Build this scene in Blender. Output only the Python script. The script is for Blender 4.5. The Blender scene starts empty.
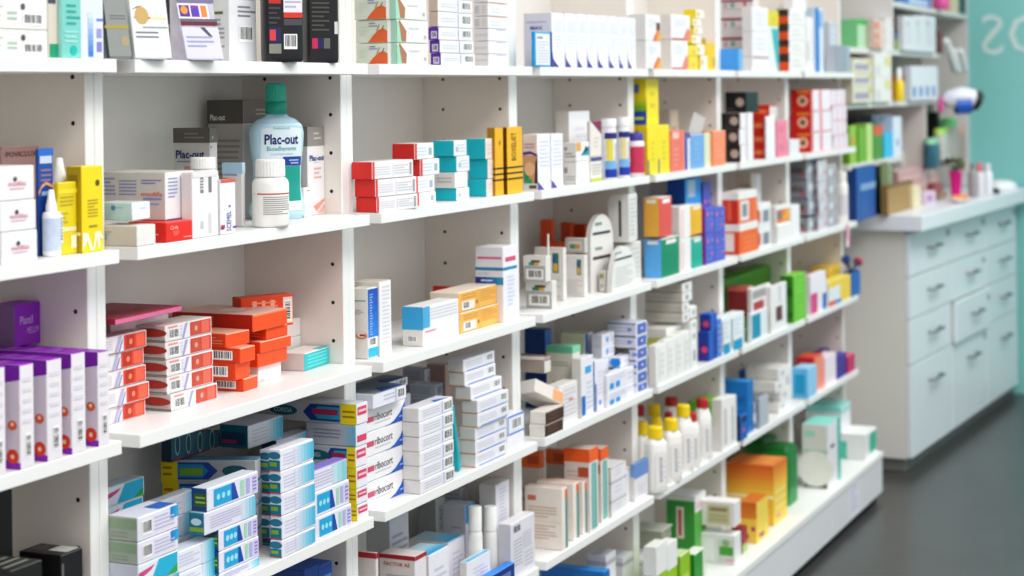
import bpy, bmesh, math, random
from mathutils import Vector, Matrix
random.seed(7)
scn = bpy.context.scene
COL = scn.collection

# ------------------------------------------------------------------ camera
F_PX, CX, CY = 1800.0, 512.0, 92.2
YAW, ROLL = 1.1474689, -0.0132330
CAM = Vector((-1.2786, -1.49329, -0.050393))
_f = Vector((math.sin(YAW), math.cos(YAW), 0)); _r = Vector((math.cos(YAW), -math.sin(YAW), 0)); _u = Vector((0, 0, 1))
_c, _s = math.cos(ROLL), math.sin(ROLL)
RR = _c*_r + _s*_u
UU = _c*_u - _s*_r
cd = bpy.data.cameras.new('camera'); cam = bpy.data.objects.new('camera', cd); COL.objects.link(cam)
M4 = Matrix((RR, UU, -_f)).transposed().to_4x4(); M4.translation = CAM
cam.matrix_world = M4
cd.sensor_width = 36; cd.lens = F_PX/1024*36; cd.shift_y = -(288-CY)/1024
cd.clip_start = .05
cd.dof.use_dof = True; cd.dof.focus_distance = 2.8; cd.dof.aperture_fstop = 4.5
scn.camera = cam

def ray(x, y): return (x-CX)/F_PX*RR - (y-CY)/F_PX*UU + _f
def on_x(x, y, X): v = ray(x, y); return CAM + v*((X-CAM.x)/v.x)
def on_y(x, y, Y): v = ray(x, y); return CAM + v*((Y-CAM.y)/v.y)
def on_z(x, y, Z): v = ray(x, y); return CAM + v*((Z-CAM.z)/v.z)
def proj(P):
    v = Vector(P)-CAM; z = v.dot(_f)
    return CX+F_PX*v.dot(RR)/z, CY-F_PX*v.dot(UU)/z

# the shelving, in metres
W, PT, GAP, PROT, DEP, TS = .68, .019, .001, .0524, .1964, .018
LZ = dict(A=0., B=-.25, C=-.5, D=-.75, E=-1.0, F=-1.277)
FLOOR = -1.44
SF = -PROT          # Y of the shelf front edge

# ------------------------------------------------------------------ materials
_m = {}
def lin(h):
    h = h.lstrip('#')
    if len(h) == 3: h = ''.join(c*2 for c in h)
    o = []
    for i in (0, 2, 4):
        v = int(h[i:i+2], 16)/255
        o.append(v/12.92 if v <= .04045 else ((v+.055)/1.055)**2.4)
    return (*o, 1)
def mat(h, rough=.42, var=.05, scale=60, metal=0, spec=.5, alpha=1, trans=0, bump=0, emit=0):
    k = (h, rough, var, scale, metal, spec, alpha, trans, bump, emit)
    if k in _m: return _m[k]
    m = bpy.data.materials.new('paint_'+h.strip('#')); m.use_nodes = True
    nt = m.node_tree; b = nt.nodes['Principled BSDF']
    c = lin(h)
    if var:
        tc = nt.nodes.new('ShaderNodeTexCoord'); n = nt.nodes.new('ShaderNodeTexNoise'); n.inputs['Scale'].default_value = scale; n.inputs['Detail'].default_value = 2
        mx = nt.nodes.new('ShaderNodeMix'); mx.data_type = 'RGBA'
        mx.inputs['A'].default_value = (*[v*(1-var) for v in c[:3]], 1); mx.inputs['B'].default_value = (*[min(1, v*(1+var)) for v in c[:3]], 1)
        nt.links.new(tc.outputs['Object'], n.inputs['Vector']); nt.links.new(n.outputs['Fac'], mx.inputs['Factor']); nt.links.new(mx.outputs['Result'], b.inputs['Base Color'])
        if bump:
            bp = nt.nodes.new('ShaderNodeBump'); bp.inputs['Strength'].default_value = bump; bp.inputs['Distance'].default_value = .002
            nt.links.new(n.outputs['Fac'], bp.inputs['Height']); nt.links.new(bp.outputs['Normal'], b.inputs['Normal'])
    else: b.inputs['Base Color'].default_value = c
    b.inputs['Roughness'].default_value = rough; b.inputs['Metallic'].default_value = metal
    b.inputs['Specular IOR Level'].default_value = spec
    if trans: b.inputs['Transmission Weight'].default_value = trans
    if alpha < 1: b.inputs['Alpha'].default_value = alpha
    if emit: b.inputs['Emission Color'].default_value = c; b.inputs['Emission Strength'].default_value = emit
    _m[k] = m
    return m

# ------------------------------------------------------------------ mesh building
class MB:
    """collects faces with a material each, then links them as one mesh object"""
    def __init__(s): s.v = []; s.f = []; s.mi = []; s.ms = []; s.sm = []
    def slot(s, m):
        if m not in s.ms: s.ms.append(m)
        return s.ms.index(m)
    def face(s, pts, m, smooth=False):
        n = len(s.v); s.v += [tuple(p) for p in pts]; s.f.append(tuple(range(n, n+len(pts)))); s.mi.append(s.slot(m)); s.sm.append(smooth)
    def mesh(s, vs, fs, m, smooth=False):
        n = len(s.v); s.v += [tuple(p) for p in vs]; k = s.slot(m)
        for f in fs: s.f.append(tuple(n+i for i in f)); s.mi.append(k); s.sm.append(smooth)
    def box(s, x0, x1, y0, y1, z0, z1, m, b=.0012, T=None, mm=None):
        """bevelled box; mm optional dict face letter -> material (F L T R B U)"""
        b = min(b, .2*min(abs(x1-x0), abs(y1-y0), abs(z1-z0)))
        lo, hi = (x0, y0, z0), (x1, y1, z1)
        idx = {}; vs = []
        for sx in (0, 1):
            for sy in (0, 1):
                for sz in (0, 1):
                    c = [hi[0] if sx else lo[0], hi[1] if sy else lo[1], hi[2] if sz else lo[2]]
                    ins = [(-b if t else b) for t in (sx, sy, sz)]
                    for ax in range(3):
                        p = [c[a]+(0 if a == ax else ins[a]) for a in range(3)]
                        idx[(sx, sy, sz, ax)] = len(vs); vs.append(Vector(p) if T is None else T @ Vector(p))
        base = len(s.v); s.v += [tuple(p) for p in vs]
        def add(keys, m_):
            pts = [vs[idx[k]] for k in keys]
            f = [base+idx[k] for k in keys]
            s.f.append(tuple(f)); s.mi.append(s.slot(m_)); s.sm.append(False)
        mm = mm or {}
        g = lambda k: mm.get(k, m)
        add([(0,0,0,1),(1,0,0,1),(1,0,1,1),(0,0,1,1)], g('F'))
        add([(1,1,0,1),(0,1,0,1),(0,1,1,1),(1,1,1,1)], g('B'))
        add([(0,1,0,0),(0,0,0,0),(0,0,1,0),(0,1,1,0)], g('L'))
        add([(1,0,0,0),(1,1,0,0),(1,1,1,0),(1,0,1,0)], g('R'))
        add([(0,0,1,2),(1,0,1,2),(1,1,1,2),(0,1,1,2)], g('T'))
        add([(0,1,0,2),(1,1,0,2),(1,0,0,2),(0,0,0,2)], g('U'))
        e = g('F'); t = g('T'); l = g('L')
        # edge strips
        for z in (0, 1):
            for y in (0, 1): q = [(0,y,z,1),(1,y,z,1),(1,y,z,2),(0,y,z,2)]; add(q if (y == 0) == (z == 1) else q[::-1], g('F' if y == 0 else 'B') if z == 0 else t)
            for x in (0, 1): q = [(x,0,z,0),(x,1,z,0),(x,1,z,2),(x,0,z,2)]; add(q if (x == 1) == (z == 1) else q[::-1], g('L' if x == 0 else 'R'))
        for x in (0, 1):
            for y in (0, 1): q = [(x,y,0,0),(x,y,1,0),(x,y,1,1),(x,y,0,1)]; add(q if (x == 0) == (y == 0) else q[::-1], e)
        for x in (0, 1):
            for y in (0, 1):
                for z in (0, 1):
                    q = [(x,y,z,0),(x,y,z,1),(x,y,z,2)]; add(q if (x+y+z) % 2 == 1 else q[::-1], e)
    def tube(s, pts, r, m, n=10, smooth=True, caps=True):
        """tube along points; r a number or a list"""
        pts = [Vector(p) for p in pts]; rs = r if isinstance(r, (list, tuple)) else [r]*len(pts)
        d0 = (pts[1]-pts[0]).normalized(); a = d0.cross(Vector((0, 0, 1)));
        if a.length < .1: a = d0.cross(Vector((1, 0, 0)))
        a.normalize(); rings = []
        for i, p in enumerate(pts):
            d = (pts[min(i+1, len(pts)-1)]-pts[max(i-1, 0)]).normalized()
            a = (a-d*a.dot(d)).normalized(); b = d.cross(a)
            rings.append([p+(a*math.cos(2*math.pi*k/n)+b*math.sin(2*math.pi*k/n))*rs[i] for k in range(n)])
        vs = [p for R in rings for p in R]
        fs = [(i*n+k, i*n+(k+1) % n, (i+1)*n+(k+1) % n, (i+1)*n+k) for i in range(len(pts)-1) for k in range(n)]
        s.mesh(vs, fs, m, smooth)
        if caps: s.face(rings[0][::-1], m); s.face(rings[-1], m)
    def loft(s, prof, m, n=32, c=(0, 0), ex=2.0, asp=1.0, smooth=True, cap=True, a0=0, a1=2*math.pi, rot=0):
        """profile [(r, z)] turned round the z axis; ex = superellipse exponent, asp = depth/width; a0..a1 for a partial wrap"""
        full = a1-a0 > 6.28; k = n if full else n+1; vs = []
        for r, z in prof:
            for i in range(k):
                t = a0+(a1-a0)*i/n; ct, st = math.cos(t), math.sin(t)
                x = abs(ct)**(2/ex)*math.copysign(1, ct)*r; y = abs(st)**(2/ex)*math.copysign(1, st)*r*asp
                vs.append((c[0]+x*math.cos(rot)-y*math.sin(rot), c[1]+x*math.sin(rot)+y*math.cos(rot), z))
        fs = []
        for j in range(len(prof)-1):
            for i in range(n):
                i2 = (i+1) % k if full else i+1
                fs.append((j*k+i, j*k+i2, (j+1)*k+i2, (j+1)*k+i))
        s.mesh(vs, fs, m, smooth)
        if cap and full:
            s.face(vs[:k][::-1], m); s.face(vs[-k:], m)
    def build(s, name, parent=None, loc=(0, 0, 0), rz=0, origin=None):
        me = bpy.data.meshes.new(name); me.from_pydata(s.v, [], s.f)
        for m in s.ms: me.materials.append(m)
        me.polygons.foreach_set('material_index', s.mi); me.polygons.foreach_set('use_smooth', s.sm); me.update()
        o = bpy.data.objects.new(name, me); COL.objects.link(o)
        o.location = loc; o.rotation_euler = (0, 0, rz)
        if parent: o.parent = parent
        return o
def tag(o, label, cat, group=None, kind=None):
    if label: o['label'] = label
    if cat: o['category'] = cat
    if group: o['group'] = group
    if kind: o['kind'] = kind
    return o
def thing(name, label, cat, loc=(0, 0, 0), rz=0, group=None):
    o = bpy.data.objects.new(name, None); COL.objects.link(o); o.location = loc; o.rotation_euler = (0, 0, rz); o.empty_display_size = .02
    return tag(o, label, cat, group)
def struct(name, mb, loc=(0, 0, 0)):
    o = mb.build(name, None, loc); o['kind'] = 'structure'; return o

# lettering
_txt = {}
def text_geo(t, bold=0):
    """(verts, faces, width) with capital height 1, origin at the left of the baseline"""
    bold = .012 if t in ('COREGA', 'FACTOR AE', 'MAX', 'CEREGA') else .022 if t == 'Plac-out' else bold
    if t in _txt: return _txt[t]
    cu = bpy.data.curves.new('lettering', 'FONT'); cu.body = t; cu.size = 1; cu.resolution_u = 2; cu.offset = bold
    ob = bpy.data.objects.new('lettering', cu); COL.objects.link(ob)
    me = ob.to_mesh(); vs = [(v.co.x/.72, v.co.y/.72) for v in me.vertices]; fs = [tuple(p.vertices) for p in me.polygons]
    ob.to_mesh_clear(); bpy.data.objects.remove(ob); bpy.data.curves.remove(cu)
    w0 = min(v[0] for v in vs); w1 = max(v[0] for v in vs)
    _txt[t] = ([(a-w0, b) for a, b in vs], fs, w1-w0)
    return _txt[t]

# ------------------------------------------------------------------ printed faces
def frames(w, d, h, e=.00035):
    V = Vector
    return dict(F=(V((-w/2, -d/2-e, 0)), V((w, 0, 0)), V((0, 0, h)), w, h), L=(V((-w/2-e, d/2, 0)), V((0, -d, 0)), V((0, 0, h)), d, h),
                T=(V((-w/2, -d/2, h+e)), V((w, 0, 0)), V((0, d, 0)), w, d), R=(V((w/2+e, -d/2, 0)), V((0, d, 0)), V((0, 0, h)), d, h))
def deco(mb, fr, items, T=None):
    """items printed on the face frames: r rectangle, p polygon, t lettering, v lettering running upwards, b barcode, n lines of small print, c disc, g gradient"""
    for ii, it in enumerate(items):
        O, U, V, lu, lv = fr[it[0]]; N = U.cross(V).normalized()*.00012; lay = ii*.12
        def P(u, v, k=0):
            p = O+U*u+V*v+N*(k+lay)
            return p if T is None else T @ p
        kd = it[1]
        if kd == 'r':
            _, _, a, b, c, d_, col = it[:7]; k = it[7] if len(it) > 7 else 1
            mb.face([P(a, b, k), P(c, b, k), P(c, d_, k), P(a, d_, k)], mat(col))
        elif kd == 'p':
            mb.face([P(u, v, 1.5) for u, v in it[2]], mat(it[3]))
        elif kd == 'c':
            _, _, u, v, r, col = it[:6]; k = it[6] if len(it) > 6 else 2
            mb.face([P(u+r*math.cos(i*.3927)/lu, v+r*math.sin(i*.3927)/lv, k) for i in range(16)], mat(col))
        elif kd == 'e':
            _, _, u, v, ru, rv, col = it[:7]; k = it[7] if len(it) > 7 else 2
            mb.face([P(u+ru*math.cos(i*.3142)/lu, v+rv*math.sin(i*.3142)/lv, k) for i in range(20)], mat(col))
        elif kd in 'tvd':
            _, _, s, u, v, hh, col = it[:7]; mw = it[7] if len(it) > 7 else None
            vs, fs, w = text_geo(s); H = hh*(lv if kd == 't' else lu)
            sx = H; 
            tot = lu if kd == 't' else lv
            if mw: sx = mw*tot/w
            if kd == 't': pts = [P(u+x*sx/lu, v+y*H/lv, 3) for x, y in vs]
            elif kd == 'v': pts = [P(u-y*H/lu, v+x*sx/lv, 3) for x, y in vs]
            else: pts = [P(u+y*H/lu, v-x*sx/lv, 3) for x, y in vs]
            mb.mesh(pts, fs, mat(col, var=0))
        elif kd == 'b':
            _, _, a, b, c, d_ = it[:6]
            mb.face([P(a, b, 1.6), P(c, b, 1.6), P(c, d_, 1.6), P(a, d_, 1.6)], mat('f4f4f2'))
            rnd = random.Random(int(a*1000)+7); x = .08; vert = len(it) > 6
            while x < .9:
                bw = rnd.choice((.03, .05, .07))
                if vert: y0, y1 = b+(d_-b)*x, b+(d_-b)*min(x+bw, .94); q = [(a+(c-a)*.1, y0), (a+(c-a)*.9, y0), (a+(c-a)*.9, y1), (a+(c-a)*.1, y1)]
                else: x0, x1 = a+(c-a)*x, a+(c-a)*min(x+bw, .94); q = [(x0, b+(d_-b)*.18), (x1, b+(d_-b)*.18), (x1, d_-(d_-b)*.08), (x0, d_-(d_-b)*.08)]
                mb.face([P(u, v, 2.4) for u, v in q], mat('33343a', var=0)); x += bw+rnd.choice((.03, .04, .06))
        elif kd == 'n':
            _, _, a, b, c, d_, n, col = it[:8]; rnd = random.Random(n*31+int(a*100)+int(b*57))
            for i in range(n):
                y = d_-(d_-b)*(i+.5)/n; hh = (d_-b)/n*.2; x1 = c-(c-a)*rnd.choice((0, 0, .05, .3))
                mb.face([P(a, y-hh, 1.5), P(x1, y-hh, 1.5), P(x1, y+hh, 1.5), P(a, y+hh, 1.5)], mat(col, var=0))
        elif kd == 'g':    # steps of colour from one end to the other, upwards
            _, _, a, b, c, d_, c0, c1, n = it[:9]
            A, B = [int(c0[i:i+2], 16) for i in (0, 2, 4)], [int(c1[i:i+2], 16) for i in (0, 2, 4)]
            hz = len(it) > 9
            for i in range(n):
                t = (i+.5)/n; hx = '%02x%02x%02x' % tuple(round(p+(q-p)*t) for p, q in zip(A, B))
                if hz: u0, u1 = a+(c-a)*i/n, a+(c-a)*(i+1)/n; q = [(u0, b), (u1, b), (u1, d_), (u0, d_)]
                else: v0, v1 = b+(d_-b)*i/n, b+(d_-b)*(i+1)/n; q = [(a, v0), (c, v0), (c, v1), (a, v1)]
                mb.face([P(u, v, 1) for u, v in q], mat(hx, var=0))
class Sty:
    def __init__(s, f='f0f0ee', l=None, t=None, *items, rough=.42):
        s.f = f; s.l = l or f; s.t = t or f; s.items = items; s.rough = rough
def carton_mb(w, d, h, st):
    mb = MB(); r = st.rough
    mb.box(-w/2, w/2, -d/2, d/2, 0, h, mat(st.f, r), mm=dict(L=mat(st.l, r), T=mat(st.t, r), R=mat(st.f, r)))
    if st.items: deco(mb, frames(w, d, h), st.items)
    return mb

# ------------------------------------------------------------------ placing by what is seen
def corner(x, y, lvl_z, b):
    """near bottom corner of a thing standing at height lvl_z: b < 1 is its distance behind the shelf front edge, b >= 1 the picture row of its foot"""
    if b >= 1: return on_z(x, b, lvl_z)
    P = on_y(x, y, SF+b)
    for _ in range(4):
        yy = proj((P.x, P.y, lvl_z))[1]; P = on_y(x, yy, SF+b)
    P.z = lvl_z
    return P
def zpx(x, y, b): return on_y(x, y, SF+b).z
def along(P, dx, dy, xt):
    """distance from P along (dx, dy) at which the picture column xt is reached"""
    ux, uy = ray(xt, proj(P)[1]).xy
    ox, oy = P.x-CAM.x, P.y-CAM.y
    # (ox + s dx) / (oy + s dy) = ux / uy
    den = dx*uy-dy*ux
    return (ox*uy-oy*ux)/-den
def height(P, yt):
    z0, z1 = P.z, P.z+.1
    y0 = proj((P.x, P.y, z0))[1]; y1 = proj((P.x, P.y, z1))[1]
    return (yt-y0)/(y1-y0)*.1
LOG = []
PEND = []
def defer(name, label, cat, group, x, y, z, w, d, h, a, st):
    PEND.append(dict(n=name, l=label, c=cat, g=group, x=x, y=y, z=z+.0003, w=w, d=d, h=h, a=a, s=st))
def C(name, label, xs, ys, lv, st, rot=0, group=None, cat='box', z=None, dmax=None, d=None, w=None):
    """one carton: xs = (left, near corner, right) columns, ys = (top, foot) at the near corner"""
    xl, xm, xr = xs; yt, b = ys
    z0 = LZ[lv] if z is None else z
    P = corner(xm, yt, z0, b); a = math.radians(rot); ca, sa = math.cos(a), math.sin(a)
    w = w if w else max(.008, along(P, ca, sa, xr)); 
    if d is None: d = max(.008, along(P, -sa, ca, xl))
    h = max(.006, height(P, yt))
    ymax = .19 if z0 > -1.2 else .19
    back = P.y+d*ca+max(0, w*sa)
    if back > ymax and d > back-ymax+.01: d -= (back-ymax)
    ctr = (P.x+ca*w/2-sa*d/2, P.y+sa*w/2+ca*d/2, z0)
    defer(name, label, cat, group, P.x, P.y, z0, w, d, h, a, st)
    o_top = z0+h
    return dict(top=o_top+.0004, P=P, w=w, d=d, h=h, ctr=ctr, rot=a)
def ords(n):
    if n == 1: return ['']
    if n == 2: return ['upper', 'lower']
    if n == 3: return ['topmost', 'middle', 'lowest']
    nm = ['topmost', 'second-from-top', 'third-from-top', 'fourth-from-top', 'fifth-from-top', 'sixth-from-top', 'seventh-from-top', 'eighth-from-top']
    return nm[:n-1]+['lowest']
def lords(n):
    if n == 1: return ['']
    if n == 2: return ['left', 'right']
    if n == 3: return ['leftmost', 'middle', 'rightmost']
    nm = ['leftmost', 'second-from-left', 'third-from-left', 'fourth-from-left', 'fifth-from-left', 'sixth-from-left', 'seventh-from-left', 'eighth-from-left', 'ninth-from-left']
    return nm[:n-1]+['rightmost']
def cap(s): return s.strip()
def S(name, label, xs, ys, lv, st, rot=0, group=None, jit=0, z=None, offs=None, rots=None, d=None, w=None):
    """a stack: ys = rows of the box tops from the top down, then the foot; label holds {o} for the place in the stack"""
    n = len(ys)-1; xl, xm, xr = xs; z0 = LZ[lv] if z is None else z
    P0 = corner(xm, ys[0], z0, ys[-1]); out = []
    nm = ords(n); rnd = random.Random(int(xm*7+ys[0]))
    zs = [z0+height(P0, y) for y in ys[:-1]]+[z0]
    for i in range(n-1, -1, -1):
        j = (offs[i] if offs else rnd.uniform(-jit, jit)); s = st[i] if isinstance(st, (list, tuple)) else st
        P = corner(xm+j, ys[0], z0, ys[-1]); a = math.radians((rots[i] if rots else rot)); ca, sa = math.cos(a), math.sin(a)
        ww = w or max(.008, along(P, ca, sa, xr+j)); dd = d or max(.008, along(P, -sa, ca, xl+j))
        back = P.y+dd*ca
        if back > .19 and dd > back-.19+.01: dd -= back-.19
        h = max(.004, zs[i]-zs[i+1]-.0006)
        defer(name, ' '.join(label.replace('{o}', nm[i]).split()), 'box', group or (label.replace('{o} ', '') if n > 1 else None), P.x, P.y, zs[i+1], ww, dd, h, a, s)
    return dict(top=zs[0], P=P0, w=ww, d=dd)
def ROW(name, label, xl, edges, ytop, b, lv, st, rot=0, group=None, d=None, gap=.0006, z=None):
    """upright boxes side by side: edges = columns of the near vertical edges, left to right"""
    n = len(edges)-1; nm = lords(n); z0 = LZ[lv] if z is None else z; out = []
    tops = ytop if isinstance(ytop, (list, tuple)) else [ytop]*n
    dd = None
    for i in range(n):
        P = corner(edges[i], tops[i], z0, b[i] if isinstance(b, (list, tuple)) else b)
        w = along(P, 1, 0, edges[i+1])-gap
        if dd is None: dd = d or min(along(P, 0, 1, xl), .19-P.y)
        h = height(P, tops[i]); s = st[i] if isinstance(st, (list, tuple)) else st
        defer(name, ' '.join(label.replace('{o}', nm[i]).split()), 'box', group or (label.replace('{o} ', '') if n > 1 else None), P.x, P.y, z0, w, dd, h, 0, s)
    return out

def vback(P, r):
    """centre of an upright round thing of radius r whose nearest point seems to stand at P"""
    v = Vector((P.x-CAM.x, P.y-CAM.y, 0)).normalized()
    return Vector((P.x+v.x*r, P.y+v.y*r, P.z+.0004))
# ------------------------------------------------------------------ the setting
white = lambda: mat('eeeeec', .38, .02, 9)
mb = MB(); mb.box(-3, 9.2, -4.5, .5, FLOOR-.05, FLOOR, mat('484746', .3, .2, 7, bump=.05)); struct('floor', mb)
mb = MB(); mb.box(-3, 7.2, .215, .3, FLOOR, 1.35, mat('d9d6cf', .6, .03, 5)); struct('wall_back', mb)
mb = MB(); mb.box(7.05, 7.17, -4.5, .214, FLOOR, 1.35, mat('8ed0cc', .4, .05, 2)); struct('wall_right', mb)
mb = MB(); mb.box(7.025, 7.049, -4.5, -.35, FLOOR, FLOOR+.05, mat('a9a49c', .5)); struct('baseboard_right', mb)

bay_names = {1: 'white shelving bay at the left edge, with purple cartons on its middle shelf', 2: 'white shelving bay that holds the turquoise-capped mouthwash bottle',
             3: 'white shelving bay with the red-ended and turquoise-ended cartons', 4: 'white shelving bay with the white price pouches and the tilted carton',
             5: 'white shelving bay with the yellow-capped and red-capped bottles', 6: 'white shelving bay with the black carton and the big green bags',
             7: 'white shelving bay at the far end of the row, beside the drawer counter'}
def shelving(i):
    x0, x1 = (i-1)*W+GAP/2, i*W-GAP/2
    t = thing('shelving_unit', bay_names[i], 'shelving', ((x0+x1)/2, 0, FLOOR), 0, 'white shelving bays along the wall')
    ox = -(x0+x1)/2; oz = -FLOOR
    w_ = white(); top = .40
    for s, a in ((-1, x0), (1, x1-PT)):
        mb = MB(); inn = mat('e6ded6', .42, .02, 9); mb.box(a+ox, a+PT+ox, 0, DEP, LZ['F']+oz, top+oz, w_, mm=dict(L=inn, R=inn))  # inner faces tinted warm for light reflected off the cartons; front edge stays white
        # drilled peg holes on the inner face
        xf = (a+PT+.0003 if s < 0 else a-.0003)+ox
        for y in (.02, .148):
            for lv in 'ABCDE':
                for k in range(-1, 3):
                    if y > .1 and i < 3 and k > -1: continue
                    zc = LZ[lv]-(.084+.064*k if k >= 0 else .0225)+oz
                    pts = [(xf, y+.0032*math.cos(q*.524), zc+.0032*math.sin(q*.524)) for q in range(12)]
                    mb.face(pts if s < 0 else pts[::-1], mat('2b2723', .8, 0))
        mb.build('side_panel', t)
    mb = MB(); mb.box(x0+PT+ox, x1-PT+ox, DEP-.004, DEP+.004, LZ['F']+oz, top+oz, mat('e6e4df', .45, .03, 14)); mb.build('back_panel', t)
    for lv in 'ABCDE':
        z = LZ[lv]; mb = MB(); mb.box(x0+PT+ox+.0004, x1-PT+ox-.0004, -PROT, DEP-.005, z-TS+oz, z+oz, w_, b=.0008); mb.build('shelf', t)
    # base cabinet with a deeper top and one broad drawer
    mb = MB(); mb.box(x0+ox, x1+ox, -.128, DEP, LZ['F']-.02+oz, LZ['F']+oz, w_); mb.box(x0+ox, x1+ox, -.106, DEP, -1.413+oz, LZ['F']-.0205+oz, w_); mb.build('base_cabinet', t)
    mb = MB(); mb.box(x0+ox+.002, x1+ox-.002, -.124, -.1065, -1.412+oz, LZ['F']-.024+oz, mat('e2e2e4', .35, .02, 9)); mb.build('drawer_front', t)
    mb = MB(); mb.box(x0+ox, x1+ox, -.10, DEP, 0.0005, -1.4135+oz, mat('1d1c1c', .5)); mb.build('toe_kick', t)
    return t
for i in range(1, 8): shelving(i)

# ================================================================== bays 1 and 2
GR = 'b9b9bd'; PU = '6b3fa0'
WH = 'f3f3f1'
# ---- top shelf, left bay
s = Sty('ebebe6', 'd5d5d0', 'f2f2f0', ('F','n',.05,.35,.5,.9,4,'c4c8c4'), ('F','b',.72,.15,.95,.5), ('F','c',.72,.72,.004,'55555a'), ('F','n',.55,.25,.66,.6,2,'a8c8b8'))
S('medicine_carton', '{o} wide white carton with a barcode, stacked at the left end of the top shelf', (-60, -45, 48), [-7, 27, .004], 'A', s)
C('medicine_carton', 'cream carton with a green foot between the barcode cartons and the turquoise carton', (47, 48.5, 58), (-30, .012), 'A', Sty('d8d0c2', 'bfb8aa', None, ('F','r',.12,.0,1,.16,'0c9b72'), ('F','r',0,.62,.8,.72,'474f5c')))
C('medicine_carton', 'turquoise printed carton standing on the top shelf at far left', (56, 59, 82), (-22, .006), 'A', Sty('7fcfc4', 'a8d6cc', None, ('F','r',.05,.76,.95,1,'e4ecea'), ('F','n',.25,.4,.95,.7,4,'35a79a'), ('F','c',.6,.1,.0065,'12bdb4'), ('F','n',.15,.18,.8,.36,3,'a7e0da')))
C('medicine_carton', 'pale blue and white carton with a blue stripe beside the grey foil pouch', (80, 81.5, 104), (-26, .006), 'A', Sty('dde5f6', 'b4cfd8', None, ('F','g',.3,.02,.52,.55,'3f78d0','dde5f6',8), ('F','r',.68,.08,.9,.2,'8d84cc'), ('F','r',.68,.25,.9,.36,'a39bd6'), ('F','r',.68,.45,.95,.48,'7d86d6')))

# foil pouches: wide at the foot, pressed flat at the top
def pouch(name, label, xs, yt, b, lv, cols, items, rot=-18, dw=1.0, lean=0):
    x0, x1 = xs; P = corner(x0, 10, LZ[lv], b); a = math.radians(rot); w = along(P, math.cos(a), math.sin(a), x1); h = height(P, yt)
    t = thing(name, label, 'pouch', (P.x+math.cos(a)*w/2-math.sin(a)*.022, P.y+math.sin(a)*w/2+math.cos(a)*.022, P.z+.0004), a, 'foil pouches on the top shelf')
    mb = MB(); m = mat(cols[0], .22, .25, 30, metal=.5, bump=.6); me = mat(cols[1], .3, .1, 30); rnd = random.Random(int(x0))
    n = 28; prof = []; rows = 14; vs = []
    for j in range(rows+1):
        v = j/rows; dy = .022*(1-v)+.0012; ww = w*(1+(dw-1)*v)/2
        for i in range(n):
            t_ = 2*math.pi*i/n; ct, st = math.cos(t_), math.sin(t_)
            x = math.copysign(abs(ct)**.45, ct)*ww; y = math.copysign(abs(st)**.22, st)*dy
            vs.append((x+lean*v, y, v*h))
    fs = [(j*n+i, j*n+(i+1) % n, (j+1)*n+(i+1) % n, (j+1)*n+i) for j in range(rows) for i in range(n)]
    mb.mesh(vs, fs, m, True); mb.face(vs[:n][::-1], me); mb.face(vs[-n:], me)
    mb.build('pouch_body', t)
    lb = MB(); deco(lb, dict(F=(Vector((-w/2, -.0236, .0005)), Vector((w, 0, 0)), Vector((lean, .022, h)), w, h)), items)
    lb.build('printed_panel', t)
    return t
pouch('foil_pouch', 'dark grey foil pouch with a gold line, first from left on the top shelf', (106, 132), -38, .006, 'A', ('8d8f8d', '16171a'), [('F','r',.02,.02,.97,.97,'8f928f',0), ('F','r',.0,0,.12,.98,'191a1c',1), ('F','r',.06,.31,.98,.345,'a89a3c',2), ('F','c',.78,.18,.007,'a89a78'), ('F','n',.3,.4,.9,.46,2,'6b6e6b')])
pouch('foil_pouch', 'silver white foil pouch printed with a golden leaf', (134, 172), -40, .004, 'A', ('d9dadd', 'bcbdc2'), [('F','r',.02,.01,.98,.97,'e3e4e6',0), ('F','e',.3,.44,.011,.012,'c8a868'), ('F','p',((.08,.42),(.3,.37),(.55,.42),(.3,.455)),'8f7a4a'), ('F','p',((.05,.5),(.2,.535),(.36,.54),(.15,.51)),'9a7d3c'), ('F','r',.35,.4,.95,.425,'e9d9a0',1), ('F','n',.1,.2,.95,.29,2,'7d7f88'), ('F','n',.3,.3,.95,.34,1,'9a9ca4')], rot=-20)
pouch('foil_pouch', 'black foil pouch with a narrow gold band behind the purple printed pouch', (171, 190), -40, .055, 'A', ('2a2926', '1a1a1c'), [('F','r',.0,.36,.98,.97,'0c0c0d',0), ('F','r',.0,.0,.98,.33,'4b4a46',0), ('F','r',0,.32,.98,.36,'9a7b34',1), ('F','c',.3,.18,.008,'6e6d66')])
pouch('foil_pouch', 'crinkled silver foil pouch with a purple and orange picture band', (186, 224), -36, .001, 'A', ('cfcbdc', '9d99a8'), [('F','r',.02,.01,.98,.34,'d9d6ea',0), ('F','r',.02,.36,.98,.4,'6e2438',1), ('F','r',.02,.4,.98,.43,'6c6a70',1), ('F','r',0,.43,.8,.59,'e6e2ec',1), ('F','r',.04,.45,.3,.57,'5a3a9a',2), ('F','r',.34,.45,.55,.57,'8a3fa8',2), ('F','r',.6,.45,.75,.57,'e08a3c',2), ('F','c',.16,.52,.006,'e09a3c',4), ('F','c',.45,.5,.006,'5a46b0',4), ('F','r',.02,.6,.98,.97,'7c7492',1), ('F','p',((.5,.34),(.62,.34),(.8,.24),(.72,.24)),'555a66'), ('F','n',.1,.12,.8,.26,3,'a2a8c0')], rot=-22, lean=-.012)
C('medicine_carton', 'tall white carton with an olive title bar and a barcode beside the black jugs', (205, 237, 264), (-50, .03), 'A', Sty('e6e7ea', 'd9dadb', None, ('L','r',.25,.43,.75,.455,'6e7038'), ('L','n',.3,.12,.8,.4,7,'9d9fa2'), ('F','b',.32,.18,.85,.33), ('F','n',.3,.4,.95,.52,3,'8f9298'), ('F','n',.3,.55,.9,.9,6,'a5a8ae')))
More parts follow.
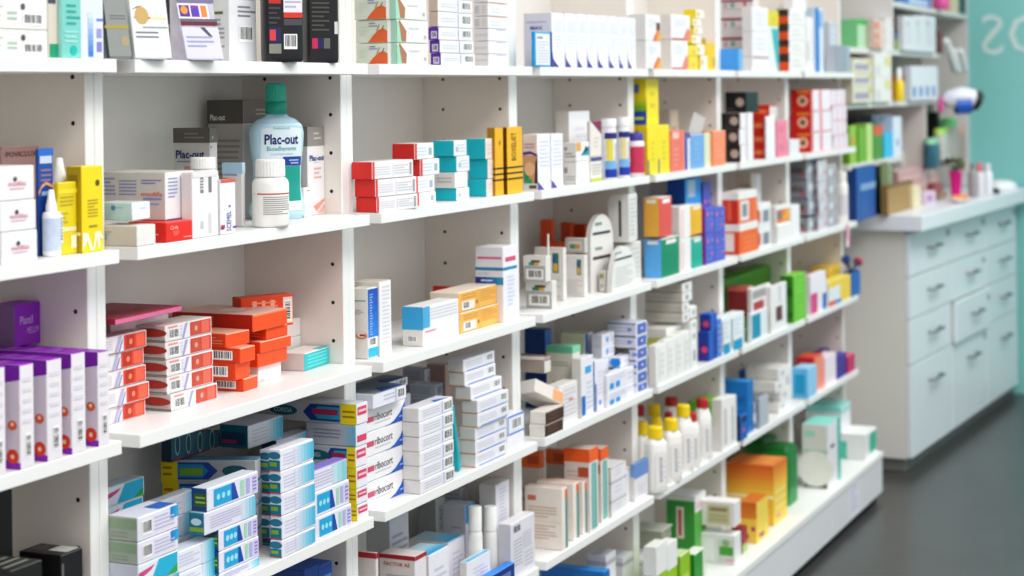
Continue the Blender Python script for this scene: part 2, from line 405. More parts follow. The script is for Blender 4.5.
def jug(label, xs, b, items, items2, capc):
    x0, x1 = xs; P = corner(x0, 10, 0, b); a = math.radians(-40); w = along(P, math.cos(a), math.sin(a), x1); d = w*.6; h = .235
    t = thing('plastic_jug', label, 'bottle', (P.x+math.cos(a)*w/2-math.sin(a)*d/2, P.y+math.sin(a)*w/2+math.cos(a)*d/2, .0004), a, None)
    mb = MB(); k = mat('222124', .3, .1); 
    mb.loft([(w/2*.93, 0), (w/2*.99, .004), (w/2, .012), (w/2, h*.72), (w/2*.93, h*.8), (w/2*.6, h*.88), (w/2*.42, h*.9), (w/2*.42, h*.93)], k, 40, ex=6.5, asp=d/w); mb.build('jug_body', t)
    mb = MB(); mb.loft([(w/2*.5, h*.9), (w/2*.52, h*.905), (w/2*.52, h*.99), (w/2*.48, h)], mat(capc, .4), 28); mb.build('screw_cap', t)
    lb = MB(); deco(lb, dict(F=(Vector((-w*.44, -d/2-.0006, .006)), Vector((w*.88, 0, 0)), Vector((0, 0, h*.7)), w*.88, h*.7), L=(Vector((-w/2-.0006, d*.42, .006)), Vector((0, -d*.84, 0)), Vector((0, 0, h*.7)), d*.84, h*.7)), items+items2); lb.build('label', t)
jug('black plastic jug with a white barcode label and red bands', (267, 305), .014, [('F','r',.44,.42,1,.88,'e9e6f0',1), ('F','n',.48,.45,.96,.8,8,'b9b6c6'), ('F','r',.44,.37,1,.42,'d8402f',2), ('F','r',.44,.3,1,.36,'505058',1), ('F','b',.44,.08,.84,.22), ('F','r',.0,.14,.36,.28,'2b2560',1), ('F','r',.02,.16,.2,.26,'d84a4a',2), ('F','r',0,.04,.36,.13,'8b8d80',1), ('F','r',0,.5,.36,.56,'c23328',1), ('F','r',0,.82,.36,.88,'c23328',1), ('F','r',0,.57,.34,.77,'d9d8ce',1), ('F','c',.08,.67,.005,'3a3a44'), ('F','c',.24,.67,.005,'3a3a44'), ('F','n',0,.3,.34,.48,4,'4a4a50')], [], '1c1c1e')
jug('black plastic jug with yellow bands beside the shelf divider', (308, 340), .022, [('F','r',.05,.6,.72,.66,'e2d22c',1), ('F','r',.05,.86,.72,.9,'e2d22c',1), ('F','r',.1,.9,.7,1,'cfd2c4',1), ('F','n',.08,.26,.7,.56,7,'55584c'), ('F','r',.08,.1,.28,.2,'c8305c',2), ('F','r',.28,.1,.5,.2,'26265c',2), ('F','r',.5,.1,.72,.2,'6e7068',2), ('F','r',.88,.62,1,.95,'c8c6d6',1), ('F','r',.88,.24,1,.36,'d9d9dc',1)], [], '1c1c1e')

# ---- second shelf, left bay
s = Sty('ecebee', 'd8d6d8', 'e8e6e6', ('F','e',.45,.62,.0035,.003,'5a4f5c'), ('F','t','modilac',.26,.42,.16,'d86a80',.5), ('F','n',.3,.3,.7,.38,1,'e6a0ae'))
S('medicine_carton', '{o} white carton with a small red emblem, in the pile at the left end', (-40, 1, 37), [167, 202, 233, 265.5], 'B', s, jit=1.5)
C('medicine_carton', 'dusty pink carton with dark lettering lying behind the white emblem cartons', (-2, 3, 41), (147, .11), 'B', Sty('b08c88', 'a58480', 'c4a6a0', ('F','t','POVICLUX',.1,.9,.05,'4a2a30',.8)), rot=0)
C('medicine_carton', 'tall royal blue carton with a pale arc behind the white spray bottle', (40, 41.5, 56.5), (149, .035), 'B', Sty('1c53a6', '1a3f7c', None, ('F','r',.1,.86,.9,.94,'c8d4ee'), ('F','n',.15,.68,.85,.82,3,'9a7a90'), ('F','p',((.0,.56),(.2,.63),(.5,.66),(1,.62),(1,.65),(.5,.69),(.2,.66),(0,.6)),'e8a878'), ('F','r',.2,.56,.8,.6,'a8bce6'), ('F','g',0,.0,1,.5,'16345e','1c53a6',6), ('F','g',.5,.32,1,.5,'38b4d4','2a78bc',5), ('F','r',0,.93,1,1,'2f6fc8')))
def spray(label, x, y0, y1, ytip, b, r, col, capc):
    P = corner(x, y0, LZ['B'], b); h = height(P, y0); ht = height(P, ytip)
    t = thing('spray_bottle', label, 'bottle', vback(P, r), 0)
    mb = MB(); mb.loft([(r*.9, 0), (r, .003), (r, h*.93), (r*.85, h*.98), (r*.5, h)], mat(col, .3), 24); mb.build('bottle_body', t)
    mb = MB(); mb.loft([(r*.62, h), (r*.62, h+(ht-h)*.25), (r*.42, h+(ht-h)*.6), (r*.3, ht), (r*.15, ht+.001)], mat(capc, .3), 20); mb.build('nozzle_cap', t)
    lb = MB(); lb.loft([(r*1.012, h*.12), (r*1.012, h*.85)], mat('c9d6ea', .4, .15, 90), 24, cap=False); lb.build('label', t)
spray('slim white nasal spray bottle in front of the blue carton', 52, 212, 0, 191, 257., .0115, 'eef0f4', 'f6f7fa')
spray('white nozzle bottle standing behind the shorter yellow carton', 60.5, 182, 0, 159, .05, .014, 'f0f0ee', 'f4f4f2')
C('medicine_carton', 'shorter yellow carton with white blocks beside the tall yellow carton', (57, 59, 77.5), (183, .02), 'B', Sty('e6cf1f', 'c9b414', 'efdc3a', ('F','r',0,.84,1,.9,'f0dc30'), ('F','n',.1,.66,.8,.82,3,'b9a820'), ('F','r',0,.32,.95,.38,'efe6a8'), ('F','r',.65,.08,.95,.26,'f4efc8'), ('F','n',.1,.42,.5,.6,3,'c2b020'), ('F','r',.0,.14,.22,.6,'d4d0b0'), ('F','b',.02,.18,.2,.56,1)))
C('medicine_carton', 'tall yellow carton with white scroll emblem at its foot', (64, 80.5, 104), (167, .012), 'B', Sty('f2d914', 'b59a12', 'f5e23c', ('L','r',.2,.78,.75,.9,'96800e'), ('F','c',.72,.8,.0042,'5a5220'), ('F','n',.25,.4,.72,.62,6,'b09c18'), ('F','n',.3,.27,.7,.33,1,'a08e18'), ('F','p',((0,.03),(0,.24),(.25,.22),(.42,.06),(.5,.06),(.58,.22),(.72,.24),(.55,.03),(.36,.02),(.2,.14)),'fbf6d8'), ('F','p',((.72,.03),(.66,.2),(.8,.24),(.95,.16),(.95,.12),(.82,.18),(.8,.06)),'fbf6d8'), ('L','r',.5,.2,.9,.24,'efe6b0')))

# ---- second shelf, bay 2
C('medicine_carton', 'low cream carton lying at the left end, under the pale blue one', (98, 135, 153.5), (226.5, 247.5), 'B', Sty('eceae6', 'cfc8ba', 'dad6cc', ('L','n',.1,.5,.3,.75,2,'9aa0a8'), ('L','r',.05,.3,.18,.6,'aaa8a4')), group='small cartons at the left end of bay two')
C('medicine_carton', 'pale blue and white carton lying on top of the low cream carton', (98, 132.5, 150.5), (203, .016), 'B', Sty('e9eef2', 'b9cfce', 'd3dcdc', ('L','c',.45,.7,.0035,'5a86b0'), ('L','n',.5,.66,.75,.76,1,'8fb0b4'), ('F','n',.4,.6,.8,.72,1,'b8cce0'), ('L','g',.6,.02,1,.3,'9fcabd','b9cfce',3)), z=-.25+.034)
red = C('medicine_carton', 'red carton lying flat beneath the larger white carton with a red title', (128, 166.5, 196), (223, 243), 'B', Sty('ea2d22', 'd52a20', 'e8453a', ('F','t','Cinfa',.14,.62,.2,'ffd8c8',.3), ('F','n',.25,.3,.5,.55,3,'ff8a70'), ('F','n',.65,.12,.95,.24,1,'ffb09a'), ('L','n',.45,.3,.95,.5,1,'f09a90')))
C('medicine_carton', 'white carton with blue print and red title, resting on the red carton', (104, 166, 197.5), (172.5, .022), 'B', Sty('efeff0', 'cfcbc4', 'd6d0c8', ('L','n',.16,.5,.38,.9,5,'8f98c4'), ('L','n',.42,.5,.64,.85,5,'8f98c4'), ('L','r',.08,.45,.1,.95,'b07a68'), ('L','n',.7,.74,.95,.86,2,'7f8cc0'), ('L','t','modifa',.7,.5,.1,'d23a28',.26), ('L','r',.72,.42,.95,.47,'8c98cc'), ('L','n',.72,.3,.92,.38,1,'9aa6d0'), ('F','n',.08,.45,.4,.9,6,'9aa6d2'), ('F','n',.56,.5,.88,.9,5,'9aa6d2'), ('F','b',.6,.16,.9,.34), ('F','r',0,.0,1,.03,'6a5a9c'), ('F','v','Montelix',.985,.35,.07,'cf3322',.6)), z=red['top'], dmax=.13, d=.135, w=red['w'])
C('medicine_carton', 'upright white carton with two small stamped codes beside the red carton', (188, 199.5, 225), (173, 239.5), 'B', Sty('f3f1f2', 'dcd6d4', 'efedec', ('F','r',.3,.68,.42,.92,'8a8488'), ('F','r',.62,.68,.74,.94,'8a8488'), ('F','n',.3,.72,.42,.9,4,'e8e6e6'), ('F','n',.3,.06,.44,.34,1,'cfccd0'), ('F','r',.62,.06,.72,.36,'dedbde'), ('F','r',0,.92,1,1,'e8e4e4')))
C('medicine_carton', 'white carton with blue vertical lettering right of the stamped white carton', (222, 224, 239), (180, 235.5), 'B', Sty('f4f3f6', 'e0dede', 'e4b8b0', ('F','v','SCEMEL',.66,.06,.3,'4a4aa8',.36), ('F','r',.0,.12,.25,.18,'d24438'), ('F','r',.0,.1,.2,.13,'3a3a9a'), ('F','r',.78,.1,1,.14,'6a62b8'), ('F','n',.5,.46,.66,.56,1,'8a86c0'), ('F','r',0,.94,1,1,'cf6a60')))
# boxes with dark tops at the back
pl = [('L','r',0,.845,1,1,'66615d'), ('F','r',0,.845,1,1,'767069'), ('L','t','Plac-out',.07,.685,.085,'1f3a78',.78), ('L','n',.3,.88,.85,.96,2,'8f8a86'), ('L','n',.1,.63,.7,.67,1,'8f94a4'), ('L','r',.3,.54,.5,.6,'c4948a'), ('F','e',.35,.9,.0015,.003,'b8c4bc'), ('F','e',.1,.8,.0015,.002,'5a78b8')]
C('medicine_carton', 'half-height white carton with a brown-grey top, at the back behind the two stamped codes', (174.5, 211, 218.5), (128, .135), 'B', Sty('d6d2ce', 'cbc8c6', '7d7770', *pl))
C('medicine_carton', 'largest grey carton with a dark grey top, left behind the mouthwash bottle', (209, 244.5, 275), (100, .155), 'B', Sty('c9c6c3', 'a8a39e', '6f6b66', ('L','r',0,.8,1,1,'57534d'), ('F','r',0,.8,1,1,'868079'), ('L','t','Plac-out',.08,.83,.05,'d9d6d2',.42), ('F','n',.4,.86,.95,.93,2,'b9b3ae'), ('L','n',.08,.3,.9,.68,8,'8a8580'), ('L','r',.1,.76,.22,.77,'2f2c2a'), ('F','r',0,.79,1,.8,'e6e4e2')))
C('medicine_carton', 'white carton with a pale blue top between the lettered carton and the pill bottle', (223, 251, 254), (163, .045), 'B', Sty('e6e2e2', 'd9d4d4', 'b5d2e4', ('L','r',0,.83,1,1,'a9c9dd'), ('F','r',0,.83,1,1,'bcd8e8'), ('L','n',.05,.78,.8,.84,1,'7f98b4'), ('L','r',.05,.64,.6,.76,'c8605a'), ('L','n',.05,.05,.6,.1,1,'a8a2a4')))
C('medicine_carton', 'narrow white carton with a grey top at the right of the mouthwash bottle', (299, 308.5, 327), (127, .085), 'B', Sty('eae6e6', 'd2cdca', '8b8480', ('F','r',0,.78,1,1,'97918d'), ('L','r',0,.78,1,1,'8a847f'), ('F','n',.35,.84,.8,.95,2,'c4beb9'), ('F','t','Plac-out',.1,.615,.065,'2b4288',.85), ('F','n',.35,.4,.8,.55,3,'e2b0a4'), ('F','p',((.3,.1),(.95,.18),(.95,.15),(.5,.04)),'e89a8c'), ('F','p',((.5,.02),(.95,.12),(.95,.02)),'eab0a4'), ('F','n',.35,.59,.7,.6,1,'7a86b0')))
C('medicine_carton', 'small plain white carton with a tiny mark behind the mouthwash foot', (303, 304.5, 312), (188, .075), 'B', Sty('efedeb', 'dcd8d4', None, ('F','n',.3,.86,.9,.92,1,'777')))

def wrap_text(mb, s, xc, z, hh, width, col, rf, asp, ex, eps=.0005):
    vs, fs, w = text_geo(s); pts = []
    for x, y in vs:
        X = xc+(x/w-.5)*width; Z = z+y*hh; r = rf(Z); q = min(.999, abs(X)/r)
        pts.append((X, -asp*r*(1-q**ex)**(1/ex)-eps, Z))
    mb.mesh(pts, fs, mat(col, var=0))
def wrap_rect(mb, x0, x1, z0, z1, col, rf, asp, ex, eps=.0003, n=24, rows=12):
    vs = []
    for j in range(rows+1):
        Z = z0+(z1-z0)*j/rows; r = rf(Z)
        for i in range(n+1):
            X = x0+(x1-x0)*i/n; X = max(-r*.995, min(r*.995, X)); q = abs(X)/r
            vs.append((X, -asp*r*(1-q**ex)**(1/ex)-eps, Z))
    k = n+1
    mb.mesh(vs, [(j*k+i, j*k+i+1, (j+1)*k+i+1, (j+1)*k+i) for j in range(rows) for i in range(n)], mat(col, .35, .03), True)
def rfun(prof):
    def f(z):
        for (r0, z0), (r1, z1) in zip(prof, prof[1:]):
            if z0 <= z <= z1: return r0+(r1-r0)*((z-z0)/max(1e-6, z1-z0))
        return prof[-1][0]
    return f
def smooth_prof(pts, n=48):
    zs = [p[1] for p in pts]; out = []
    for i in range(n+1):
        z = zs[0]+(zs[-1]-zs[0])*i/n
        for k in range(len(pts)-1):
            if pts[k][1] <= z <= pts[k+1][1]+1e-9:
                t = (z-pts[k][1])/max(1e-9, pts[k+1][1]-pts[k][1]); t = t*t*(3-2*t)*.6+t*.4
                out.append((pts[k][0]+(pts[k+1][0]-pts[k][0])*t, z)); break
    return out
# mouthwash bottle
P = corner(277.5, 100, LZ['B'], .10); h = height(P, 83.5); hp = (226-83.5)/h
k = 1/hp
def zz(y): return (226-y)*k
P.z += .0004
t = thing('mouthwash_bottle', 'tall pale blue mouthwash bottle with a turquoise cap', 'bottle', P, math.radians(-34))
prof = smooth_prof([(26*k, 0), (30.5*k, zz(221)), (31*k, zz(215)), (27.5*k, zz(203)), (25.6*k, zz(190)), (26.5*k, zz(170)), (29.3*k, zz(146)), (29.8*k, zz(136)), (28.3*k, zz(128)), (22*k, zz(122)), (13.5*k, zz(118.2)), (10.8*k, zz(116.5)), (10.6*k, zz(114))], 60)
AS, EX = .55, 2.5
mb = MB(); mb.loft(prof, mat('bcdcea', .18, .04), 48, ex=EX, asp=AS); mb.build('bottle_body', t)
rf = rfun(prof); mb = MB()
wrap_rect(mb, -23*k, 23*k, zz(217), zz(126), 'dbe9f0', rf, AS, EX, .0006)
wrap_text(mb, 'Plac-out', -1*k, zz(147), 10.5*k, 38*k, '1b2c6a', rf, AS, EX, .0014)
wrap_text(mb, 'Bioadherente', -1*k, zz(154), 5*k, 33*k, '2aa08c', rf, AS, EX, .0014)
wrap_text(mb, 'ENJUAGUE', -1*k, zz(131.5), 2*k, 18*k, '49b09c', rf, AS, EX, .0014)
wrap_text(mb, 'COLUTORIO DIARIO', -1*k, zz(158.5), 1.6*k, 25*k, '7f98a8', rf, AS, EX, .0014)
wrap_rect(mb, 0*k, 23*k, zz(170), zz(160.5), '20479a', rf, AS, EX, .0012)
wrap_rect(mb, -22*k, 22*k, zz(207), zz(170.4), '179c8e', rf, AS, EX, .001)
wrap_rect(mb, 9*k, 19*k, zz(168), zz(166.5), 'a8bce0', rf, AS, EX, .0016); wrap_rect(mb, 7*k, 19*k, zz(165), zz(163.5), 'a8bce0', rf, AS, EX, .0016)
mb.build('label', t)
mb = MB(); rc = 10.9*k
mb.loft([(rc*1.02, zz(115.6)), (rc*1.06, zz(115)), (rc*1.04, zz(104)), (rc*.97, zz(103.3))], mat('169a82', .28), 40)
# ridged closure
n = 48; zs = [zz(103.2), zz(102), zz(86), zz(84.2), zz(83.5)]; rr = [.93, .98, .95, .9, .8]; vs = []
for z_, q in zip(zs, rr):
    for i in range(n): r_ = rc*q*(1+(.018 if i % 2 else -.012)); vs.append((r_*math.cos(2*math.pi*i/n), r_*math.sin(2*math.pi*i/n), z_))
mb.mesh(vs, [(j*n+i, j*n+(i+1) % n, (j+1)*n+(i+1) % n, (j+1)*n+i) for j in range(4) for i in range(n)], mat('23ab90', .28)); mb.face(vs[-n:], mat('23ab90', .28))
mb.build('cap', t)
def pill_bottle(label, x, yt, ycap, b, r_px, lv='B', body='f1efeb', line='c8463c', band=None, capc='f2f1ee', name='pill_bottle', neck=.86, capr=.8, prints=True, z=None):
    z0 = LZ[lv] if z is None else z
    P = corner(x, yt, z0, b); sc = F_PX/((Vector(P)-CAM).dot(_f)); r = r_px/sc; h = height(P, yt); hc = height(P, ycap)
    t = thing(name, label, 'bottle', vback(P, r), math.radians(-36))
    pr = [(r*.9, 0), (r*.985, .0015), (r, .004), (r, hc*.86), (r*.96, hc*.92), (r*neck, hc*.97), (r*capr*.92, hc)]
    mb = MB(); mb.loft(pr, mat(body, .35), 36); mb.build('bottle_body', t)
    n = 56; vs = []; zs = [hc+.0004, hc+(h-hc)*.08, hc+(h-hc)*.9, h-.0006, h]; q = [capr*.97, capr, capr*.985, capr*.95, capr*.86]
    mb = MB()
    for z_, q_ in zip(zs, q):
        for i in range(n): rr_ = r*q_*(1+(.012 if i % 2 else -.012)); vs.append((rr_*math.cos(2*math.pi*i/n), rr_*math.sin(2*math.pi*i/n), z_))
    mc = mat(capc, .4); mb.mesh(vs, [(j*n+i, j*n+(i+1) % n, (j+1)*n+(i+1) % n, (j+1)*n+i) for j in range(4) for i in range(n)], mc); mb.face(vs[-n:], mc); mb.build('cap', t)
    if prints:
        mb = MB(); rf = lambda z_: r
        if band: wrap_rect(mb, -r*.99, r*.99, hc*band[0], hc*band[1], band[2], rf, 1, 2, .0003)
        if line: wrap_rect(mb, -r*.99, r*.99, hc*.66, hc*.685, line, rf, 1, 2, .0005, rows=1)
        rnd = random.Random(int(x)+3)
        if line:
            for i in range(9): wrap_rect(mb, -r*.72, r*(.8-rnd.choice((0, .1, .5))), hc*(.6-.042*i), hc*(.614-.042*i), '8f8c8c', rf, 1, 2, .0005, rows=1)
        if mb.v: mb.build('label', t)
    return t
pill_bottle('white pill bottle with a red line, in front of the mouthwash bottle', 271, 160, 178, 228., 18.6)
pill_bottle('white pill bottle hidden behind the stamped carton, only its ridged cap showing', 204, 158, 170, .05, 15.5, line=None)

# ---- third shelf, left bay: purple cartons
def purple(u=0): return Sty('e9e5ea', 'd9cfd9', '9226b6', ('F','b',.35,.1,.75,.34,1), ('F','n',.2,.4,.8,.9,5,'dcd8de'), ('L','p',((0,1),(1,1),(1,.86),(.75,.8),(.35,.9),(0,.88)),'7d1ca4'), ('L','e',.93,.42,.007,.006,'e0663c'), ('L','e',.93,.43,.0025,.0025,'f2d8c8',4), ('L','p',((.0,0),(1,0),(1,.06),(.7,.12),(.45,.08),(.2,.16),(0,.12)),'8a1fae'), ('L','e',.93,.12,.009,.009,'d8442e'), ('L','e',.93,.12,.003,.003,'f0c8a8',4), ('T','n',.1,.1,.9,.9,4,'a850c8'))
pe = [(-8, 6.5, 369), (21, 35, 365.5), (48, 63, 360.5), (72.5, 86.5, 354), (99, 110, 347)]
pn = ['first', 'second', 'third', 'fourth', 'fifth']
for (xa, xb, yt), nm in zip(pe, pn):
    C('medicine_carton', nm+' upright purple-topped white carton from the left, on the middle shelf', (xa-62, xa, xb), (yt, .0015), 'C', purple(), d=.17, group='purple-topped cartons in a row')
C('medicine_carton', 'bright purple carton lying on top of the row of purple cartons', (-8, 15.5, 42), (305.5, .13), 'C', Sty('9426bc', '8f6f98', 'a640c8', ('F','t','Plantil',.18,.52,.2,'e8c8f4',.5), ('F','t','MELIUM',.45,.28,.16,'d9b0ea',.45)), z=-.5+.122)
# ---- third shelf, bay 2
ph = [('F','r',.5,.06,.97,.94,'e2472e'), ('F','r',.54,.12,.72,.88,'b83824',2), ('F','r',.76,.12,.94,.88,'ec6a50',2), ('F','c',.64,.5,.004,'f08a6c',4), ('F','p',((.3,.05),(.36,.05),(.46,.95),(.4,.95)),'b9b3d2'), ('F','p',((.38,.05),(.41,.05),(.48,.7),(.46,.7)),'8f8ac0'), ('F','n',.08,.2,.26,.8,4,'d8d2d6')]
S('medicine_carton', '{o} white and orange carton in the pile just right of the first divider', (84, 101, 148), [339, 357, 375, 392.5, 410.5, 428], 'C', Sty('e8e4e8', 'dcd6d8', 'd9cfcf', *ph), offs=[0, -3, -1, 2, -2])
ph2 = [('F','r',.52,.08,.97,.92,'d8452f'), ('F','r',.56,.12,.72,.88,'c25a48',2), ('F','r',.76,.12,.93,.88,'e2705c',2), ('F','c',.64,.5,.004,'e8a08c',4), ('F','b',.06,.12,.28,.75), ('F','r',.05,.82,.25,.93,'e89c90'), ('F','p',((.34,.05),(.38,.05),(.47,.95),(.42,.95)),'a9a6d2'), ('F','n',.3,.2,.36,.9,4,'d2d0e0'), ('L','e',.5,.56,.028,.0062,'a83a30'), ('L','n',.25,.52,.8,.62,1,'d88a80'), ('L','r',.0,.04,1,.14,'8a8078'), ('L','n',.4,.2,.9,.34,1,'b8b0aa')]
S('medicine_carton', '{o} white and red carton with a barcode, in the pile left of the orange cartons', (128, 166.5, 213), [326, 343, 360.5, 377.5, 395, 412], 'C', Sty('e9e5e9', 'c9c1bb', 'e0d8d4', *ph2), offs=[0, 0, 1, 1, 5])
C('medicine_carton', 'plain white carton lying behind the red-barred pile, under the crimson carton', (100, 112, 170), (324, .12), 'C', Sty('ded6d6', 'cfc4c4', 'e2d8d8'))
C('medicine_carton', 'flat crimson carton with a pink edge lying at the back of the middle shelf', (96, 116, 182), (319.5, .06), 'C', Sty('e87aa6', 'a02c44', 'a83a4e', ('T','n',.1,.15,.9,.4,2,'b8505e'), ('T','r',.15,.5,.7,.8,'b04a58')), z=zpx(116, 325.5, .06), rot=3, d=.12)
orb = [('L','r',.12,.14,.86,.88,'d94a20'), ('L','b',.28,.2,.8,.82), ('T','r',.1,.15,.9,.85,'f0a48c')]
o = Sty('f2571f', 'e24518', 'f2b8a0', *orb)
ol = Sty('f0561f', 'e04a1c', 'f0b49c', ('L','n',.3,.2,.9,.8,3,'f09070'))
zc = LZ['C']
b4 = C('medicine_carton', 'bottom orange carton of the left orange pile, with a barcode on its end', (205, 244, 258), (379.5, 392), 'C', o, rot=4, group='orange cartons in the left pile')
b3 = C('medicine_carton', 'third orange carton down in the left orange pile, pushed back', (204, 236, 257.5), (364, .06), 'C', o, rot=4, z=b4['top'], d=b4['d'], w=b4['w'], group='orange cartons in the left pile')
b2 = C('medicine_carton', 'second orange carton down in the left orange pile, barcode facing out', (205, 240.5, 256.5), (349, .052), 'C', o, rot=2, z=b3['top'], d=b4['d'], w=b4['w'], group='orange cartons in the left pile')
b1 = C('medicine_carton', 'top orange carton of the left orange pile, turned slightly away', (198, 226, 250), (334.5, .075), 'C', ol, rot=-4, z=b2['top'], d=b4['d'], group='orange cartons in the left pile')
w0 = C('medicine_carton', 'plain white carton under the right orange pile', (250, 258.5, 281.5), (367, 383.), 'C', Sty('f2efef', 'e6e0de', 'eee8e6', ('F','r',.1,.05,.25,.2,'cfcaca')), group=None)
r4 = C('medicine_carton', 'lowest orange carton of the right orange pile, on a white carton', (225, 258, 287.5), (354.5, .075), 'C', ol, z=w0['top'], group='orange cartons in the right pile', d=.12)
r3 = C('medicine_carton', 'orange carton with a small barcode, second from bottom in the right pile', (238, 260.5, 291.5), (342.5, .072), 'C', o, z=r4['top'], group='orange cartons in the right pile', d=.12)
r2 = C('medicine_carton', 'orange carton just below the large flat one in the right pile', (245, 266.5, 288), (329, .075), 'C', ol, z=r3['top'], group='orange cartons in the right pile', d=.11)
r1 = C('medicine_carton', 'large flat orange carton with a pale top, crowning the right orange pile', (207, 253, 287.5), (315.5, .07), 'C', Sty('f4571c', 'b82a16', 'e9c4b8', ('L','n',.1,.2,.4,.8,3,'d05a44'), ('L','r',.5,.1,.52,.9,'d85a40'), ('T','e',.5,.45,.03,.02,'f0dcd4'), ('F','r',0,.88,1,1,'f08a5c')), z=r2['top'], d=.15)
ws = S('medicine_carton', '{o} plain white carton under the orange carton that leans on the right panel', (277, 286, 304), [320.5, 339, .135], 'C', Sty('efe9e7', 'e2dcda', 'eee'), d=.045)
C('medicine_carton', 'orange carton with a barcode panel, raised at the back of the orange piles', (238, 241, 302), (298.5, .14), 'C', Sty('ec4c1e', 'd24018', 'f06a3c', ('F','r',.8,.08,.98,.92,'f6e0d6'), ('F','b',.83,.16,.95,.84,1), ('F','n',.2,.6,.7,.85,2,'f6a888'), ('F','r',.22,.5,.3,.86,'f8c0a8'), ('F','r',.4,.5,.46,.86,'f8c0a8'), ('F','r',.56,.5,.64,.86,'f8c0a8')), rot=-30, z=ws['top'], d=.03, w=.095)
C('medicine_carton', 'white carton with a turquoise face lying right of the orange piles', (279, 305, 329.5), (354, 371.5), 'C', Sty('2fc0c4', 'd9cfcc', 'ebe4e0', ('F','n',.1,.1,.9,.9,4,'6fdada'), ('F','r',.45,.1,.48,.9,'49cace'), ('T','r',.62,.0,1,.3,'45c4c8')), rot=4)

# ---- fourth shelf, left bay (in shadow)
C('medicine_carton', 'black carton with a grey label, lying in the dark lower left corner', (20, 62, 84), (556, .05), 'D', Sty('17171a', '0f0f11', '2a2a2a', ('T','r',.35,.05,.95,.5,'b9b9b4'), ('T','n',.3,.6,.9,.9,3,'77776f'), ('F','r',.02,.1,.12,.9,'6a6a6a')))
C('medicine_carton', 'tall black carton standing at the extreme lower left of the frame', (-30, 0, 14.5), (440, .10), 'D', Sty('121214', '0e0e10', '222', ('F','c',.1,.5,.004,'9aa0b4')))
S('medicine_carton', '{o} dark carton with grey lettering beside the grey-labelled black carton', (-40, 12, 44), [571, 590, .012], 'D', Sty('1c1c1c', '262826', '33352f', ('T','n',.1,.1,.9,.9,4,'8a8c84'), ('T','r',.05,.55,.3,.9,'9c9e98')))

# ---- fourth shelf, bay 2: the denture-cream cartons
tg = [('F','g',.66,.0,1,1,'e6e6f0','37b2cf',6,1), ('F','n',.06,.25,.6,.85,4,'cfcbe2')]
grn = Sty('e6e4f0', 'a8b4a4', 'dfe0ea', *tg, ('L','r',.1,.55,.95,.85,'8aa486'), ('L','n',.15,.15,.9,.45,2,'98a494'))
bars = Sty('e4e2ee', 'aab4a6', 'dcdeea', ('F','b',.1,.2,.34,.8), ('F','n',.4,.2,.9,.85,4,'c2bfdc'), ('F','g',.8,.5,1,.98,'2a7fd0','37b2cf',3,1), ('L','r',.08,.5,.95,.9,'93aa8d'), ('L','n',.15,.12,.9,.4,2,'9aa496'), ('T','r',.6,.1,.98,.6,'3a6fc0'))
tealf = Sty('e4eaf2', 'c8ccd8', 'd4dce6', ('F','p',((.3,.05),(.96,.05),(.96,.95),(.5,.95)),'2fb4d6'), ('F','p',((.7,.05),(.96,.05),(.96,.45)),'3aa84e'), ('F','p',((.0,.35),(.3,.6),(.4,.8),(0,.65)),'cf4f86'))
S('medicine_carton', '{o} white carton with teal and green corner, front left of the fourth shelf', (100, 131, 172), [521, 546, 569, 592, .006], 'D', [bars, bars, tealf, grn], offs=[-1, 1, 0, 0])
S('medicine_carton', '{o} white carton with a pink dash, at the left behind the front pile', (90, 106, 146), [489, 509, 531, 552, .1], 'D', [tealf, tealf, grn, grn], offs=[0, -1, 0, 0])
S('medicine_carton', '{o} white carton with a blue fade, between the barcoded and the blue-badged piles', (147, 160, 197), [502, 523, 545, 567, .085], 'D', [Sty('e6e8f2', '2a5a86', 'e2e4ee', *tg)]*4, offs=[0, -4, 1, 0])
S('medicine_carton', '{o} white carton with a teal end, low at the front between the two badge piles', (160, 177, 215), [553, 575, 597, .02], 'D', Sty('e6e8f2', '2f6f8e', 'dfe6ee', *tg), offs=[0, 2, 0])
bdg = [('F','p',((.12,.12),(.6,.12),(.52,.88),(.12,.88)),'29a7d8'), ('F','p',((.46,.12),(.6,.12),(.52,.88),(.46,.88)),'2050a8'), ('F','c',.2,.5,.0045,'9fe0f0',4), ('F','c',.3,.5,.0045,'9fe0f0',4), ('F','c',.4,.5,.0045,'9fe0f0',4), ('F','r',.64,.15,.72,.85,'a9d8c0'), ('F','r',.75,.15,.83,.85,'b6b0e0'), ('F','r',.87,.12,.97,.88,'cfc8ea'), ('F','n',.88,.18,.96,.82,4,'7f70c0')]
badge = Sty('e4e4f0', '1f4f8a', 'dfe2ec', *bdg, ('L','r',.2,.2,.95,.8,'3f6a3c'), ('L','n',.3,.3,.9,.7,2,'a8c060'))
plain = Sty('e2e2ee', '2a7f96', 'dcdfea', ('F','n',.1,.2,.7,.8,5,'bfbcd8'), ('F','g',.72,.05,1,.95,'e2e2ee','6bbfd6',4,1), ('L','e',.5,.6,.009,.005,'cfe4ea'), ('L','r',.1,.15,.95,.35,'8fae3c'))
S('medicine_carton', '{o} carton with a blue three-dot badge, left of the square-ended piles', (192, 208.5, 259.5), [489, 512.5, 535, 557, 579, .012], 'D', [badge, plain, badge, badge, plain], offs=[0, -3, -1, 0, 0])
den = [('L','r',.04,.05,.96,.5,'127f92'), ('L','r',.1,.22,.7,.4,'8fae3c',2), ('L','e',.5,.72,.011,.0055,'2f7f9c'), ('L','n',.35,.65,.65,.8,1,'cfe6ee'), ('L','r',0,0,1,.05,'c83f6c')]
